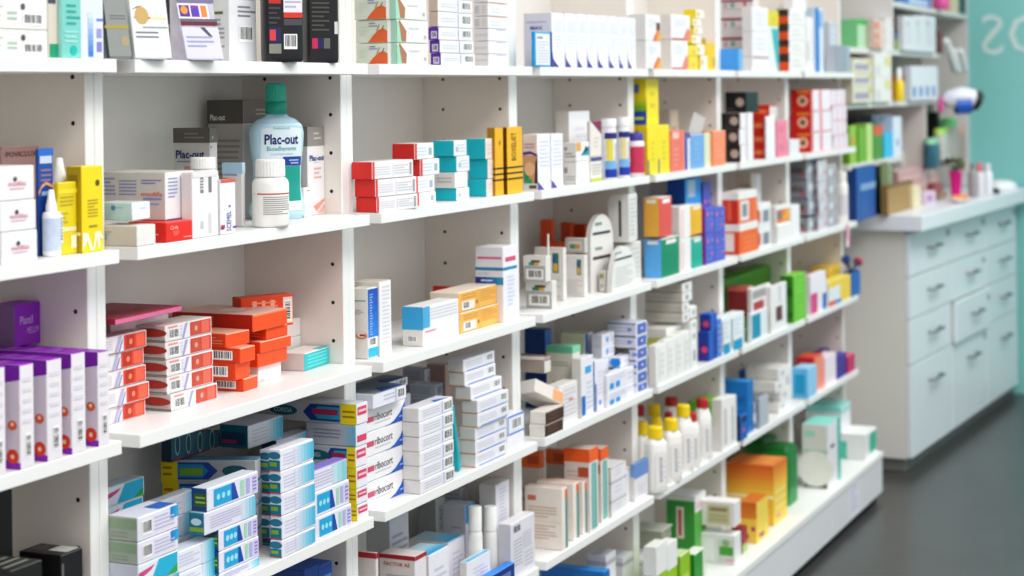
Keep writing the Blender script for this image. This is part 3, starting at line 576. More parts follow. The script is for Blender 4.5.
dn = Sty('e8e8f2', 'e6eaf0', 'e4e4ec', *den, ('F','g',.4,.1,1,.9,'e8e8f2','4ab4d4',6,1), ('F','n',.08,.2,.6,.8,4,'d2d0e2'))
S('medicine_carton', '{o} long carton with a square teal end, in the nearer pile of the pair', (274, 286, 319), [450, 472, 494.5, 517, 541, 559.], 'D', dn, offs=[-2, -1, 1, 2, 0])
S('medicine_carton', '{o} long carton with a square teal end, in the rear pile of the pair', (261.5, 273.5, 308), [450, 472, 494, 515, 538, .052], 'D', dn, offs=[-1, 0, -1, -3, 0])
S('medicine_carton', '{o} white carton with a faded blue tip, behind the square teal ends', (262, 278, 313), [437, 462, 485, 507, .105], 'D', Sty('e6e8f2', '1f4f7a', 'e2e4ee', ('F','g',.45,.05,1,.95,'e6e8f2','45b4d6',6,1), ('F','n',.1,.2,.7,.8,4,'d0d0e2')), offs=[0, 0, 1, 0])
S('medicine_carton', '{o} white carton with a blue badge, in the short pile beside the yellow-ended cartons', (300, 314, 351), [472, 494, 519, 542.], 'D', [Sty('e4e4ee', 'cfd6e0', '8f7fc8', ('F','n',.06,.15,.6,.85,5,'c6c2da'), ('F','g',.6,.05,.97,.95,'cfe0ea','7fc8d0',3,1)), badge, badge], offs=[-3, -1, 1])
cor = [('L','r',.83,0,1,1,'e8d41a'), ('L','n',.85,.25,.98,.75,2,'b07a20'), ('L','p',((.42,.5),(.5,.1),(.82,.1),(.82,.9),(.5,.9)),'1c3f8c'), ('L','p',((.52,.5),(.58,.2),(.82,.2),(.82,.8),(.58,.8)),'27a0b4'), ('L','r',.52,.4,.8,.68,'a8285c',3), ('L','e',.2,.52,.027,.0085,'17606c'), ('L','t','COREGA',.1,.42,.22,'b8d4d8',.2), ('F','r',.08,.45,.85,.85,'d8496e'), ('F','n',.15,.5,.8,.8,1,'f4c4d0')]
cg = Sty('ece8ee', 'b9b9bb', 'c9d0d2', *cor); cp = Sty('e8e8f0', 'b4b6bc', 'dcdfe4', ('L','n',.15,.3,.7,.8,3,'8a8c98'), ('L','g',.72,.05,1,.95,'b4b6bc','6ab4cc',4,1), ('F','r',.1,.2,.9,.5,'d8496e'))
S('medicine_carton', '{o} long carton with a yellow tip beside the second divider', (266, 357, 372.5), [404.5, 425.5, 447.5, 468.5, 489.5, 505.5, 521.5], 'D', [cg, cp, cg, cg, cg, cg], offs=[1, 0, -.5, 0, 0, .5])
inv = Sty('dcdce2', 'b4b6ba', '5f8fa8', ('L','r',0,0,.17,1,'e6cf14'), ('L','n',.02,.2,.15,.8,2,'a8761c'), ('L','p',((.6,.5),(.5,.1),(.18,.1),(.18,.9),(.5,.9)),'1d4fa0'), ('L','p',((.5,.5),(.44,.2),(.18,.2),(.18,.8),(.44,.8)),'2a8fc0'), ('L','r',.2,.3,.44,.62,'7fae2c',3), ('L','e',.78,.5,.02,.0085,'17606c'), ('L','n',.7,.35,.88,.65,1,'b8d4d8'))
IV = S('denture_cream_carton', '{o} long yellow-tipped carton turned upside down behind the blue-badged pile', (160, 257, 270), [460, 482, 505, 529, .057], 'D', inv, offs=[0, 1, 1, 1], rot=20, d=.148, w=.034)
S('medicine_carton', 'white carton with a dark teal end, lying on the upside-down yellow-tipped cartons', (226, 248.5, 283), [426, 449.5], 'D', Sty('e4e8ee', '1b6f80', 'e2e4ec', ('L','r',.08,.15,.9,.7,'174a66'), ('L','r',.1,.2,.6,.36,'b03a66',2), ('F','g',.5,.05,1,.95,'e4e8ee','40b0cc',5,1), ('F','n',.1,.2,.7,.8,4,'cfd2de')), z=IV['top']+.0006, d=.06)
ROW('medicine_carton', '{o} small dark teal carton in the back row above the upside-down yellow-tipped cartons', 162, [172, 183, 194, 206, 218, 230], 434, .165, 'D', Sty('2a5f70', '1c3a4c', '24505c', ('F','e',.5,.55,.007,.016,'8ab4b4'), ('F','e',.5,.55,.005,.013,'1f4a5a',4), ('F','r',.05,.05,.95,.12,'8a3048')), d=.02, z=IV['top']+.0006)
# ---- fifth shelf, bay 2
ROW('medicine_carton', '{o} dark blue carton whose top edge shows below the fourth shelf', 298, [306, 320, 334], [571, 567], .05, 'E', Sty('2a4f9c', '1c3a7c', '2456a8', ('F','r',.1,.8,.9,.9,'5a8fd0')), d=.1)

# ================================================================== bay 3
foot = [('L','r',.78,0,.86,1,'f0f0ec'), ('L','p',((.3,.02),(.78,.02),(.78,.5),(.68,.62),(.55,.55),(.42,.3)),'d9693a'), ('L','p',((.5,.5),(.54,.55),(.6,.8),(.57,.8)),'a89060'), ('L','p',((.62,.5),(.65,.5),(.7,.75),(.68,.77)),'a06a48'), ('L','n',.33,.68,.55,.9,2,'7d86b8'), ('L','n',.1,.3,.3,.8,3,'c9d6cc'), ('L','r',.88,.0,1,1,'a0d0b8'), ('F','p',((0,0),(.2,0),(.16,.6),(0,.95)),'a8d6bc'), ('F','p',((.14,.05),(.28,.05),(.3,.5),(.1,.95),(.06,.95)),'b07858'), ('F','n',.38,.55,.7,.75,1,'d9d9d6'), ('F','r',.86,.2,.93,.36,'c0bfbc')]
S('medicine_carton', '{o} pale green carton with an orange foot picture, right of the divider', (356, 397, 428.5), [-27, -4, 19, 42.5, .003], 'A', Sty('e9eae6', 'd0d8cb', 'dcded6', *foot), offs=[-1, -1, 0, 0])
pb = [('F','r',.56,.05,.58,.95,'9aa4dc'), ('F','b',.68,.2,.95,.85), ('F','n',.08,.3,.5,.7,2,'dcdce4')]
pl_ = [('L','r',0,0,1,1,'5b2f9a'), ('L','r',.25,.12,.85,.7,'d4cce2',2), ('L','b',.3,.15,.8,.66)]
S('medicine_carton', '{o} barcoded white carton in the pile between the foot cartons and grey-ended ones', (430, 440, 474), [-16, -2, 11.5, 27, 40, 53, .004], 'A', [Sty('ecebef', 'c4b0a4', None, *pb)]*3+[Sty('ecebef', '5b2f9a', None, *pb, *pl_)]*3, offs=[-1, -1, -1, -1, 0, 1])
S('medicine_carton', '{o} white carton with a grey end, in the last pile before the third divider', (474, 489, 508), [-14, 2.5, 16, 28.5, 41, 54, .004], 'A', [Sty('f0eff2', 'd2cfd0', 'd9a890', ('F','n',.1,.2,.9,.7,2,'e0dfe6'), ('L','r',.1,.2,.4,.8,'bcb8b8'), ('L','r',.55,.2,.8,.8,'c8c4c4'))]*3+[Sty('f0eff2', 'd2cfd0', None, ('F','r',.4,.9,.9,.97,'c2cae8'), ('L','n',.1,.3,.9,.7,1,'c4c2c4'))]*3)
# second shelf: red-ended and turquoise-ended piles
wf = [('F','n',.05,.2,.42,.75,4,'dad8dc'), ('F','r',.48,.1,.5,.9,'dedce0'), ('F','n',.52,.2,.88,.8,4,'d2d0d6'), ('F','r',.9,.15,.95,.85,'a8a6aa')]
rs = Sty('f1eff1', 'dc322d', 'e8e2e2', *wf, ('F','r',0,0,.045,1,'e0403a'))
S('medicine_carton', '{o} red-ended white carton, in the nearest pile beside the second divider', (349.5, 373, 414), [162, 180, 198, .008], 'B', rs, offs=[0, 3, 4], d=.043, rot=-5)
S('medicine_carton', '{o} red-ended white carton, in the taller pile before the turquoise ends', (394, 417, 436), [143.5, 160, 176.5, 193, .03], 'B', Sty('eef2f4', 'd63430', 'e8e2e2', ('F','n',.1,.2,.6,.8,3,'d2dbe2'), ('F','r',.72,.25,.88,.7,'a4b4c0'), ('F','r',0,0,.1,1,'dc3c36')), offs=[-1.5, 4, -1, 0])
tq = Sty('eceff2', '10b4c4', 'dfe6e8', ('F','n',.2,.2,.9,.8,3,'cfd9de'), ('F','r',.1,.3,.3,.6,'b4c0c8'))
S('medicine_carton', '{o} carton in the pile of turquoise-ended boxes nearer the red ones', (434, 456, 468.5), [140.5, 156.5, 172.5, 188.5, .02], 'B', [tq, tq, Sty('ebe9e9', 'd8d3cf', None, ('L','n',.15,.3,.85,.75,2,'b8b4b4')), tq], offs=[-1, 1.5, -.5, 1])
S('medicine_carton', '{o} turquoise-ended carton in the three-high pile beside the yellow cartons', (466.5, 487, 497.5), [138.5, 159.5, 179.5, .02], 'B', Sty('eddcd2', '0fb3c3', 'e6e0dc', ('F','n',.2,.2,.9,.8,3,'e2cec2')), offs=[-.5, 1.5, 0])
yl = [('F','r',0,.385,1,.41,'2b2412'), ('F','r',0,.3,1,.325,'2b2412'), ('F','r',0,.215,1,.24,'2b2412'), ('L','r',0,.385,1,.41,'2b2412'), ('L','r',0,.3,1,.325,'2b2412'), ('L','r',0,.215,1,.24,'2b2412')]
C('medicine_carton', 'left of two yellow cartons with three black stripes', (489, 496, 504), (128, .014), 'B', Sty('f0b416', 'a87c14', 'b88a1c', *yl, ('F','n',.45,.7,.6,.85,1,'8a6812')), d=.018)
C('medicine_carton', 'right of two yellow cartons with three black stripes, with black vertical lettering', (504, 508, 523), (127.5, .010), 'B', Sty('f2b91a', '6a4410', 'e0a820', *yl, ('F','v','BOXELIET',.55,.5,.3,'2b2412',.42)), d=.016)  # brown left face: shade on the yellow side put into the colour
# third shelf
C('medicine_carton', 'upright white carton with a broad blue panel beside the second divider', (352, 368.5, 381), (288.5, 359.5), 'C', Sty('f0f0f2', 'e2ded8', 'd8d4cc', ('F','g',0,.3,1,.98,'2f8ae2','1c50b8',6), ('F','n',.15,.32,.5,.92,16,'9cc0f0'), ('F','b',.1,.17,.75,.29), ('F','r',0,.02,1,.15,'2ab4d6'), ('L','n',.2,.8,.9,.84,1,'5aa8b4'), ('L','n',.2,.62,.75,.7,3,'b0aeb4'), ('L','e',.6,.33,.011,.006,'d08040'), ('L','e',.6,.34,.009,.0045,'eedccc',4), ('L','r',.5,.32,.85,.35,'b03a3a',5)))
C('medicine_carton', 'white carton just behind the blue-panelled carton', (360, 380.5, 392), (282, .035), 'C', Sty('f0eff1', 'd9d4cc', 'd0c8bc', ('F','n',.2,.1,.85,.95,16,'dcdadf')), d=.05)
C('medicine_carton', 'white carton with a light blue band over its left end, on the third shelf', (401, 423.5, 459), (307.5, 347), 'C', Sty('f1f0f2', 'e3e0d8', 'eceae8', ('L','r',0,.42,1,1,'3fa6da'), ('L','b',.25,.1,.7,.26), ('F','r',0,.46,.18,1,'55b0dc'), ('F','n',.2,.62,.95,.95,4,'d9d8de'), ('F','r',.05,.34,.35,.38,'e09ab0')), d=.042)
C('medicine_carton', 'small red patterned carton peeking out behind the white carton with the blue band', (433, 452, 455), (287, .12), 'C', Sty('d23a36', 'c42a28', 'c63a34', ('L','r',.1,.55,.3,.85,'f0c8c4'), ('L','r',.45,.5,.6,.9,'f0c8c4'), ('L','n',.1,.1,.9,.4,2,'f0b8b4')))
am = Sty('f0b65a', 'e6d8ca', 'ecdccc', ('F','r',.07,.08,.4,.52,'ece4da'), ('F','b',.1,.1,.26,.5), ('F','c',.46,.36,.0035,'9a7034'), ('F','n',.08,.6,.45,.9,2,'d49a44'), ('F','n',.55,.3,.95,.92,5,'d8a04c'), ('F','r',.5,0,.51,1,'e0a84e'))
S('medicine_carton', '{o} amber carton of the two beside the tall white carton', (440, 459.5, 498), [293, 313.5, 334], 'C', am, offs=[-.5, 1], d=.06)
C('medicine_carton', 'tall white carton with red title and blue bands beside the third divider', (476, 504, 517.5), (247.5, .02), 'C', Sty('eeedf3', 'dedce0', 'e8e6e8', ('L','n',.08,.83,.95,.88,1,'d46a8c'), ('L','r',.08,.84,.9,.87,'d87a98'), ('L','g',0,.69,1,.73,'1f6a9a','3aa0c0',2), ('L','g',.0,.5,1,.6,'2f2a78','2aa0c8',5,1), ('L','n',.2,.53,.8,.58,1,'c8d4f0'), ('L','n',.05,.62,.5,.67,2,'b0c0cc'), ('F','r',.15,.8,.9,.86,'d8567c'), ('F','g',.0,.69,1,.73,'2a7aa8','3aa0c0',2), ('F','n',.3,.2,.8,.62,8,'cdd6ec')))
# fourth shelf
rib = [('F','p',((.58,.02),(.99,.02),(.99,.8),(.86,.38),(.72,.14)),'1c5fc4'), ('F','t','ribocort',.22,.4,.33,'3c3c44',.44), ('F','n',.22,.24,.62,.32,1,'b8b6bc'), ('F','r',.0,.4,.2,.62,'cf5878'), ('F','r',.84,.18,.95,.24,'a8c4f0',3)]
rb = Sty('f0eff1', 'dcdade', 'd9dce2', *rib, ('T','p',((.5,.0),(.95,.0),(.6,.7)),'1c4f9c'))
RS = S('medicine_carton', '{o} white carton with a blue swoosh corner, in the pile right of the yellow tips', (338, 359, 399.5), [412, 436.5, 461.5, 487, 513], 'D', rb, d=.055)
ub = Sty('e8e8f0', 'd0d2da', '8a8f9c', ('F','b',.72,.15,.95,.85), ('F','n',.3,.3,.65,.8,2,'c4c4d4'), ('F','r',.66,.05,.68,.95,'8fa4d8'), ('T','p',((.25,.02),(.95,.02),(.5,.6)),'1c4f9c'))
zt = RS['top']+.0006
C('medicine_carton', 'thin barcode carton resting on the swoosh-corner pile', (340, 359, 393), (399.5, .02), 'D', ub, z=zt, d=.05)
C('medicine_carton', 'second thin barcode carton, behind the one resting on the swoosh-corner pile', (352, 374, 408), (387, .085), 'D', ub, z=zt, d=.05)
C('medicine_carton', 'white carton supporting the rear thin barcode carton', (352, 376, 412), (405, .085), 'D', Sty('e6e6ec', 'd4d4da'), d=.05)
pw = Sty('ecebf1', 'd6d2cd', 'e2e0e6', ('F','n',.1,.25,.6,.8,3,'cbc9d4'), ('F','r',.66,.05,.68,.95,'8fa8e0'), ('F','b',.72,.12,.98,.85), ('T','p',((.5,.1),(.9,.1),(.6,.5)),'3a78d0'))
S('medicine_carton', '{o} white carton with a plain end and barcode, in the pile after the swoosh corners', (398, 420, 454), [408.5, 423, 438, 452.5, 467, 481, 495], 'D', pw, offs=[0, .5, 0, .5, 0, 1])
S('medicine_carton', '{o} grey-lined white carton at the back between the two white piles', (404, 426, 432), [369, 384, 399, 414, 429, 444, .16], 'D', Sty('e6e6ee', 'c2c2cc', 'b4b4bc', ('L','n',.05,.2,.8,.85,4,'a0a0b0'), ('L','r',.84,0,.86,1,'d8d8e4'), ('F','c',.5,.3,.002,'8a4a5a')), d=.05)
S('medicine_carton', '{o} white carton with fine print behind the barcode-ended white pile', (409, 437, 444), [384.5, 398, 412, 426, 440, 454, .10], 'D', Sty('eceef6', 'cacad6', 'cfd0d8', ('L','n',.05,.2,.8,.85,4,'a8a8b8'), ('F','r',.2,.2,.8,.8,'b8b8d0')), d=.055)
P = corner(461, 478, LZ['D'], .02); mb = MB(); mb.box(-.0045, .0045, -.022, .022, .001, height(P, 402), mat('20b0ba'), T=Matrix.Rotation(math.radians(-12), 4, 'Y')); o = mb.build('turquoise_carton', None, (P.x, P.y+.023, P.z+.0012)); tag(o, 'slim turquoise carton leaning between the two white piles', 'box')
st3 = Sty('ecebf1', 'd3cfca', 'e4e2e8', ('F','n',.06,.3,.6,.8,3,'d4d2de'), ('F','r',.1,.04,.95,.12,'7fa0e4'), ('U','r',0,0,1,1,'e07040') if 0 else ('L','r',0,0,1,.06,'d88a60'), ('F','b',.74,.3,.92,.85))
xo = [-11, -10, -4, 2.5, 2.5, 0, 0, 0]
S('medicine_carton', '{o} white carton with a thin orange edge, in the tall leaning pile', (460, 476, 507), [360, 373, 386.5, 400.5, 414, 428, 441, 454.5, 468], 'D', st3, offs=xo)
S('medicine_carton', '{o} dull pink carton at the back beside the tall leaning pile', (434, 446, 452), [365, 386, 407, 428, .13], 'D', Sty('c9a89c', 'b89a90', 'd0b8b0'), d=.04)
S('medicine_carton', '{o} white carton with a blue-edged barcode beside the third divider', (498, 508, 524.5), [417, 436.5, 454], 'D', [Sty('eef0f8', 'dcdce4', 'e6e8f4', ('F','b',.25,.2,.85,.8), ('F','r',0,.9,1,1,'5a86dc'), ('F','r',0,0,1,.08,'5a86dc'), ('F','r',0,0,.06,1,'8aa8e4')), Sty('f6f6fa', 'eeeef2', None)], d=.05)
S('medicine_carton', '{o} pale carton standing behind the leaning pile, next to the divider', (488, 497, 511), [366, 389, 412, .11], 'D', Sty('dcdce0', 'cfccc8', 'd8d8dc', ('F','n',.2,.2,.8,.8,3,'c4c2c8'), ('F','r',.7,.3,.85,.7,'a8a8ac')), d=.03)
# fifth shelf
C('medicine_carton', 'white carton with dark red band and red lettering on its end, lowest front', (380, 416, 427.5), (557, .02), 'E', Sty('e4e0e4', 'd6d0cc', 'd9cfcc', ('L','r',0,.945,1,1,'a82a34'), ('F','r',0,.945,1,1,'a82a34'), ('L','t','FACTOR AE',.14,.855,.05,'b05a52',.72), ('L','n',.2,.6,.9,.76,3,'b4acac')), rot=0)
C('medicine_carton', 'white carton with dark red band, left neighbour of the red-lettered carton', (357, 377.5, 379.5), (553.5, .035), 'E', Sty('e0dcda', 'd2ccc8', 'd4c4c0', ('L','r',0,.945,1,1,'a82a34'), ('F','r',0,.945,1,1,'a82a34'), ('L','n',.15,.4,.85,.75,6,'aaa4a4')))
bl = [('T','g',.05,.05,.95,.6,'2f9cd0','b8dce8',5), ('F','n',.25,.1,.9,.8,7,'cfcede'), ('F','v','Neutral',.7,.2,.2,'c2bcd8',.4)]
C('medicine_carton', 'white carton with a domed blue-tinted lid behind the red-banded cartons', (409, 449, 465.5), (543.5, .075), 'E', Sty('e8e6ee', 'cfc9c0', 'bfd9e4', *bl))
C('medicine_carton', 'white carton with a blue-tinted top in front of the domed-lid carton', (412, 430, 450), (556, .02), 'E', Sty('e9e7ef', 'd9d4d0', 'bfd9e4', *bl), d=.06)
C('medicine_carton', 'white carton with a blue-tinted top below the two white tubes', (452, 467.5, 491), (563, .02), 'E', Sty('eae8f0', 'd9d4d0', 'bfd9e4', *bl), d=.05)
C('medicine_carton', 'tall white carton with a bright blue upper side behind the domed lid', (444, 466.5, 475), (505.5, .1), 'E', Sty('e2e2ea', 'c6c6cc', 'd6d8dc', ('F','r',0,.74,1,1,'2aa0dc'), ('L','n',.4,.66,.8,.7,1,'9898a4')), d=.05)
C('medicine_carton', 'tall grey-white printed carton at the back under the fourth shelf', (446, 470, 479), (486, .15), 'E', Sty('d0d0d6', 'c2c2c8', None, ('L','n',.05,.72,.9,.78,1,'6f6f88'), ('L','n',.1,.85,.8,.95,2,'a0a0b0')), d=.04)
C('medicine_carton', 'shadow-grey carton with vertical dark lettering at the back left of the blue-sided carton', (422, 437, 446), (500, .15), 'E', Sty('a9aca9', '8e918f', None, ('F','v','SCALPI',.6,.6,.3,'50585a',.3)), d=.04)  # grey body colour carries the shadow at the back of the shelf
C('medicine_carton', 'grey-white carton standing behind the red-banded cartons', (380, 391, 410), (509, .12), 'E', Sty('c4c6cc', 'aeb0b2', 'a8c0cc', ('F','n',.1,.55,.9,.75,3,'9a9cac'), ('F','n',.15,.3,.7,.5,2,'a8aaba')), d=.05)
C('medicine_carton', 'tallest white carton with a plain end right of the white tubes', (480, 497, 510.5), (485.5, .06), 'E', Sty('eae8ee', 'cfcbc6', 'd4d0cc', ('F','n',.25,.1,.75,.95,20,'d0cedb')))
C('medicine_carton', 'white carton with a black stamp beside the third divider on the fifth shelf', (507, 511.5, 536.5), (525, .008), 'E', Sty('dfdee4', 'cfccd0', 'dedce0', ('F','r',.12,.82,.38,.93,'77757a'), ('F','r',.24,.82,.26,.93,'d0d0d4',2), ('F','n',.1,.2,.45,.7,8,'bcbac8'), ('F','r',.5,.45,.85,.75,'cfcdd4'), ('F','n',.55,.1,.9,.4,4,'c6c4d0')), d=.08)
C('medicine_carton', 'navy and blue carton lying in front of the black-stamped carton', (478, 498, 532), (580, -.022), 'E', Sty('12388c', '1c5ab0', '2f86d8', ('F','r',.4,.25,.85,.7,'6f7fae'), ('F','n',.45,.3,.8,.6,1,'c0cae4')), d=.03)
for x_, n_ in ((476, 'left'), (491, 'right')):
    P = corner(x_, 508, LZ['E'], .045); sc = F_PX/((Vector(P)-CAM).dot(_f)); r = 6.9/sc; hh = height(P, 508); hs = height(P, 532)
    t = thing('white_tube', n_+' white tube bottle with a tall cap below the fourth shelf', 'bottle', vback(P, r), 0, 'pair of white tube bottles')
    mb = MB(); mb.loft([(r*1.02, 0), (r*1.06, .004), (r*1.06, hs-.012), (r*.98, hs-.004), (r*.9, hs-.001)], mat('eceae6', .35), 30); mb.build('tube_body', t)
    mb = MB(); mb.loft([(r*.97, hs), (r*.97, hh-.002), (r*.9, hh)], mat('f2f1ee', .3), 30); mb.build('cap', t)

# ================================================================== bay 4
mx = [('F','p',((0,0),(.55,0),(.2,.1),(.06,.16),(0,.3)),'4a3594'), ('F','n',.15,.64,.85,.88,5,'dcdff0'), ('F','n',.15,.35,.8,.6,4,'e0e2f0')]
m0 = Sty('f1f1f8', 'cfd0dc', 'e4e4ec', *mx, ('L','t','MAX',.25,.69,.07,'5a3f9c',.42), ('L','n',.1,.8,.8,.86,1,'b0a8cc'), ('L','r',.85,0,1,.64,'5a4a9c'))
md = Sty('f1f1f8', '4a3f78', 'e4e4ec', *mx)
ROW('medicine_carton', '{o} upright white carton with a purple foot corner on the top shelf of bay four', 524, [552.5, 565.5, 577.5, 587.5, 598, 609, 619.5, 628, 636.5], [12.5, 13.3, 14, 14.7, 15.4, 16.2, 17, 17.8], .006, 'A', [m0, md, md, md, md, md, md, md], gap=.003)
C('medicine_carton', 'cyan carton with a white text panel in front of the purple-foot cartons', (519, 536, 552), (31.5, -.002), 'A', Sty('1fa4dc', '1290cf', '2aa0d8', ('F','r',.06,.05,.94,.95,'e6e8ec'), ('F','n',.15,.1,.85,.75,8,'c8cad2'), ('F','r',.15,.8,.5,.86,'8a8c98'), ('L','v','cyfol',.35,.6,.3,'a8e0f4',.25), ('L','r',.1,.15,.35,.5,'5a9cb4')), d=.0075)
woman = [('L','r',0,.0,1,.62,'c99a70',0), ('L','e',.45,.38,.012,.014,'e2b48c'), ('L','p',((.75,.02),(1,.02),(1,.62),(.85,.5)),'3a2a3a'), ('L','p',((0,.62),(0,.68),(.5,.7),(1,.64),(1,.6),(.5,.65)),'5f2f8c'), ('L','n',.1,.74,.8,.85,2,'b48aa8'), ('L','r',.05,.2,.4,.44,'2a8c58'), ('L','r',.05,.12,.6,.2,'2f9c64'), ('L','r',0,0,1,.12,'dcd8d4'), ('L','r',.4,.03,.9,.09,'5a585a')]
C('medicine_carton', 'carton with a tanned face picture and purple swoosh, leftmost on bay four\'s second shelf', (523.5, 538, 551), (134.5, .01), 'B', Sty('f2f1f6', 'dccbbf', 'e0dce0', *woman, ('F','n',.15,.4,.9,.9,7,'dddce8'), ('F','p',((0,0),(.5,0),(.1,.12),(0,.15)),'5a3f9c')))
C('medicine_carton', 'white carton with a purple foot corner right of the face-picture carton', (548, 551.8, 563.5), (134, .012), 'B', Sty('f2f1f6', '8a7fb0', 'e6e4ec', ('F','n',.15,.4,.9,.9,7,'dddce8'), ('F','p',((0,0),(.5,0),(.1,.12),(0,.15)),'5a3f9c')), d=.06)
C('medicine_carton', 'tallest plain white carton at the back of the second shelf in bay four', (556, 570, 590.5), (111.5, .075), 'B', Sty('efeef1', 'd9d2c9', 'e2deda', ('F','n',.3,.2,.9,.8,6,'e2e1e8')))
S('medicine_carton', '{o} small white carton with grey print, in front of the tallest plain white one', (563.5, 577, 589.5), [142.5, 162, .02], 'B', [Sty('f0f0f2', 'dfdbd4', 'ece4d8', ('F','r',.0,.55,.35,1,'e9a84e'), ('F','p',((.3,.3),(1,.3),(1,.8),(.6,.6)),'2f9cb8'), ('F','p',((.5,.35),(.95,.6),(.7,.8)),'2a3448'), ('L','n',.15,.2,.9,.5,2,'9a9894'), ('L','r',.1,.6,.3,.75,'8a8884')), Sty('f2f1f4', 'dedad4', None, ('L','n',.15,.15,.9,.4,2,'b0aeb0'), ('L','r',.1,.5,.3,.75,'8a8884'))])
C('medicine_carton', 'white carton with a maroon corner and a green foot left of the blue-banded bottles', (589.5, 591, 602), (121.5, .022), 'B', Sty('eae3dc', 'd6cec8', None, ('F','p',((.05,1),(1,1),(1,.78)),'8a1a50'), ('F','n',.3,.55,.8,.75,3,'d8cbc4'), ('F','r',.0,.34,1,.4,'4a4a94'), ('F','r',0,.4,1,.43,'c8c0b8'), ('F','n',.1,.1,.9,.3,4,'b8b8b4'), ('F','r',0,0,1,.06,'b8c44a')))
def banded(label, xc, rpx, yt, ycap, b, mid):
    P = corner(xc, yt, LZ['B'], b); sc = F_PX/((Vector(P)-CAM).dot(_f)); r = rpx/sc; h = height(P, yt); hc = height(P, ycap)
    t = thing('supplement_bottle', label, 'bottle', vback(P, r), math.radians(-36), 'blue-banded bottles')
    mb = MB(); mb.loft([(r*.94, 0), (r, .003), (r, hc*.9), (r*.9, hc*.97), (r*.85, hc)], mat('e8e8ec', .3), 32); mb.build('bottle_body', t)
    mb = MB(); mb.loft([(r*.96, hc+.0003), (r*.98, h-.002), (r*.9, h)], mat('f0f0f2', .35), 32); mb.build('cap', t)
    mb = MB(); rf = lambda z: r
    wrap_rect(mb, -r*.99, r*.99, .0045, hc*.2, '1c3fa8', rf, 1, 2); wrap_rect(mb, -r*.99, r*.99, hc*.2, hc*.36, '7fb4e4', rf, 1, 2, .0003)
    wrap_rect(mb, -r*.99, r*.99, hc*.78, hc*.895, '2a2f80', rf, 1, 2); wrap_rect(mb, -r*.8, 0, hc*.36, hc*.78, mid, rf, 1, 2, .0003)
    wrap_rect(mb, r*.3, r*.8, hc*.3, hc*.7, 'c2c4cc', rf, 1, 2, .0004); mb.build('label', t)
banded('left of the two white-capped bottles with dark blue bands', 609.5, 7.8, 119, 127.5, .02, 'e4d860')
banded('right of the two white-capped bottles with dark blue bands', 623.3, 6.9, 117.5, 126.5, .03, 'e6d8a0')
P = corner(636.5, 133, LZ['B'], .012); sc = F_PX/((Vector(P)-CAM).dot(_f)); r = 8.4/sc; h = height(P, 133); hb = height(P, 141)
t = thing('red_jar', 'red-labelled jar with a purple lid beside the fourth divider', 'jar', vback(P, r))
mb = MB(); mb.loft([(r*.94, 0), (r, .003), (r, hb*.9), (r*.92, hb*.97), (r*.8, hb)], mat('ecdfe2', .35), 32); mb.build('jar_body', t)
mb = MB(); mb.loft([(r*1.015, hb*.1), (r*1.015, hb*.84)], mat('c93a5c', .4, .12), 32, cap=False); mb.build('label', t)
mb = MB(); mb.loft([(r*.86, hb+.0003), (r*.86, h-.002), (r*.76, h)], mat('4a3f98', .4), 32); mb.build('lid', t)

def roundtop(name, label, xs, ys, lv, st, rot=0, rad=.5, group=None, d=.03, cat='carton', z=None, side='both'):
    """carton whose front has rounded upper corners"""
    xl, xm, xr = xs; z0 = LZ[lv] if z is None else z
    P = corner(xm, ys[0], z0, ys[1]); a = math.radians(rot); w = along(P, math.cos(a), math.sin(a), xr); h = height(P, ys[0])
    r = w*rad; pts = [(-w/2, 0), (w/2, 0)]
    if side in ('both', 'right'): pts += [(w/2-r+r*math.cos(q*math.pi/16), h-r+r*math.sin(q*math.pi/16)) for q in range(9)]
    else: pts.append((w/2, h))
    if side in ('both', 'left'): pts += [(-w/2+r+r*math.cos(q*math.pi/16), h-r+r*math.sin(q*math.pi/16)) for q in range(8, 17)]
    else: pts.append((-w/2, h))
    mb = MB(); m = mat(st.f); ml = mat(st.l)
    mb.face([(x, -d/2, z_) for x, z_ in pts], m); mb.face([(x, d/2, z_) for x, z_ in pts][::-1], m)
    for i in range(len(pts)):
        (x0, z_0), (x1, z_1) = pts[i], pts[(i+1) % len(pts)]
        mb.face([(x0, -d/2, z_0), (x0, d/2, z_0), (x1, d/2, z_1), (x1, -d/2, z_1)], ml)
    deco(mb, frames(w, d, h), st.items)
    o = mb.build(name, None, (P.x+math.cos(a)*w/2-math.sin(a)*d/2, P.y+math.sin(a)*w/2+math.cos(a)*d/2, z0), a)
    return tag(o, label, cat, group)
# third shelf of bay 4
gb = Sty('e4e2de', 'a9abad', 'd9d6d0', ('L','r',0,.62,1,1,'dcd9d3'), ('L','r',.12,.1,.9,.5,'e9e7e2',2), ('L','b',.18,.12,.84,.48), ('L','r',.25,.64,.5,.76,'3a8a78',3), ('L','r',.5,.64,.7,.76,'d8a83c',3), ('L','r',.35,.76,.75,.84,'4a4038',3))
S('medicine_carton', 'lower grey carton with a barcode and small colour patch by the third divider', (526, 552.5, 557), [281, 309, ][:1]+[309.], 'C', gb)
C('medicine_carton', 'upper grey carton with a barcode and colour patch, at the third divider', (523.5, 546, 551), (256.5, .02), 'C', gb, z=LZ['C']+.0575)
tw = [('L','r',.55,.5,.9,.95,'e2ded8',1), ('L','r',.62,.52,.84,.9,'4a7a68',2), ('L','r',.66,.55,.8,.7,'d8a848',3), ('L','r',.62,.72,.74,.85,'3a5a8a',3), ('L','n',.1,.05,.9,.42,6,'c4c0bc')]
C('medicine_carton', 'white carton with a fruit-coloured patch, first behind the grey barcode cartons', (535, 564, 567), (248, .05), 'C', Sty('e6e3df', 'd6d2cc', 'e0dcd6', *tw))
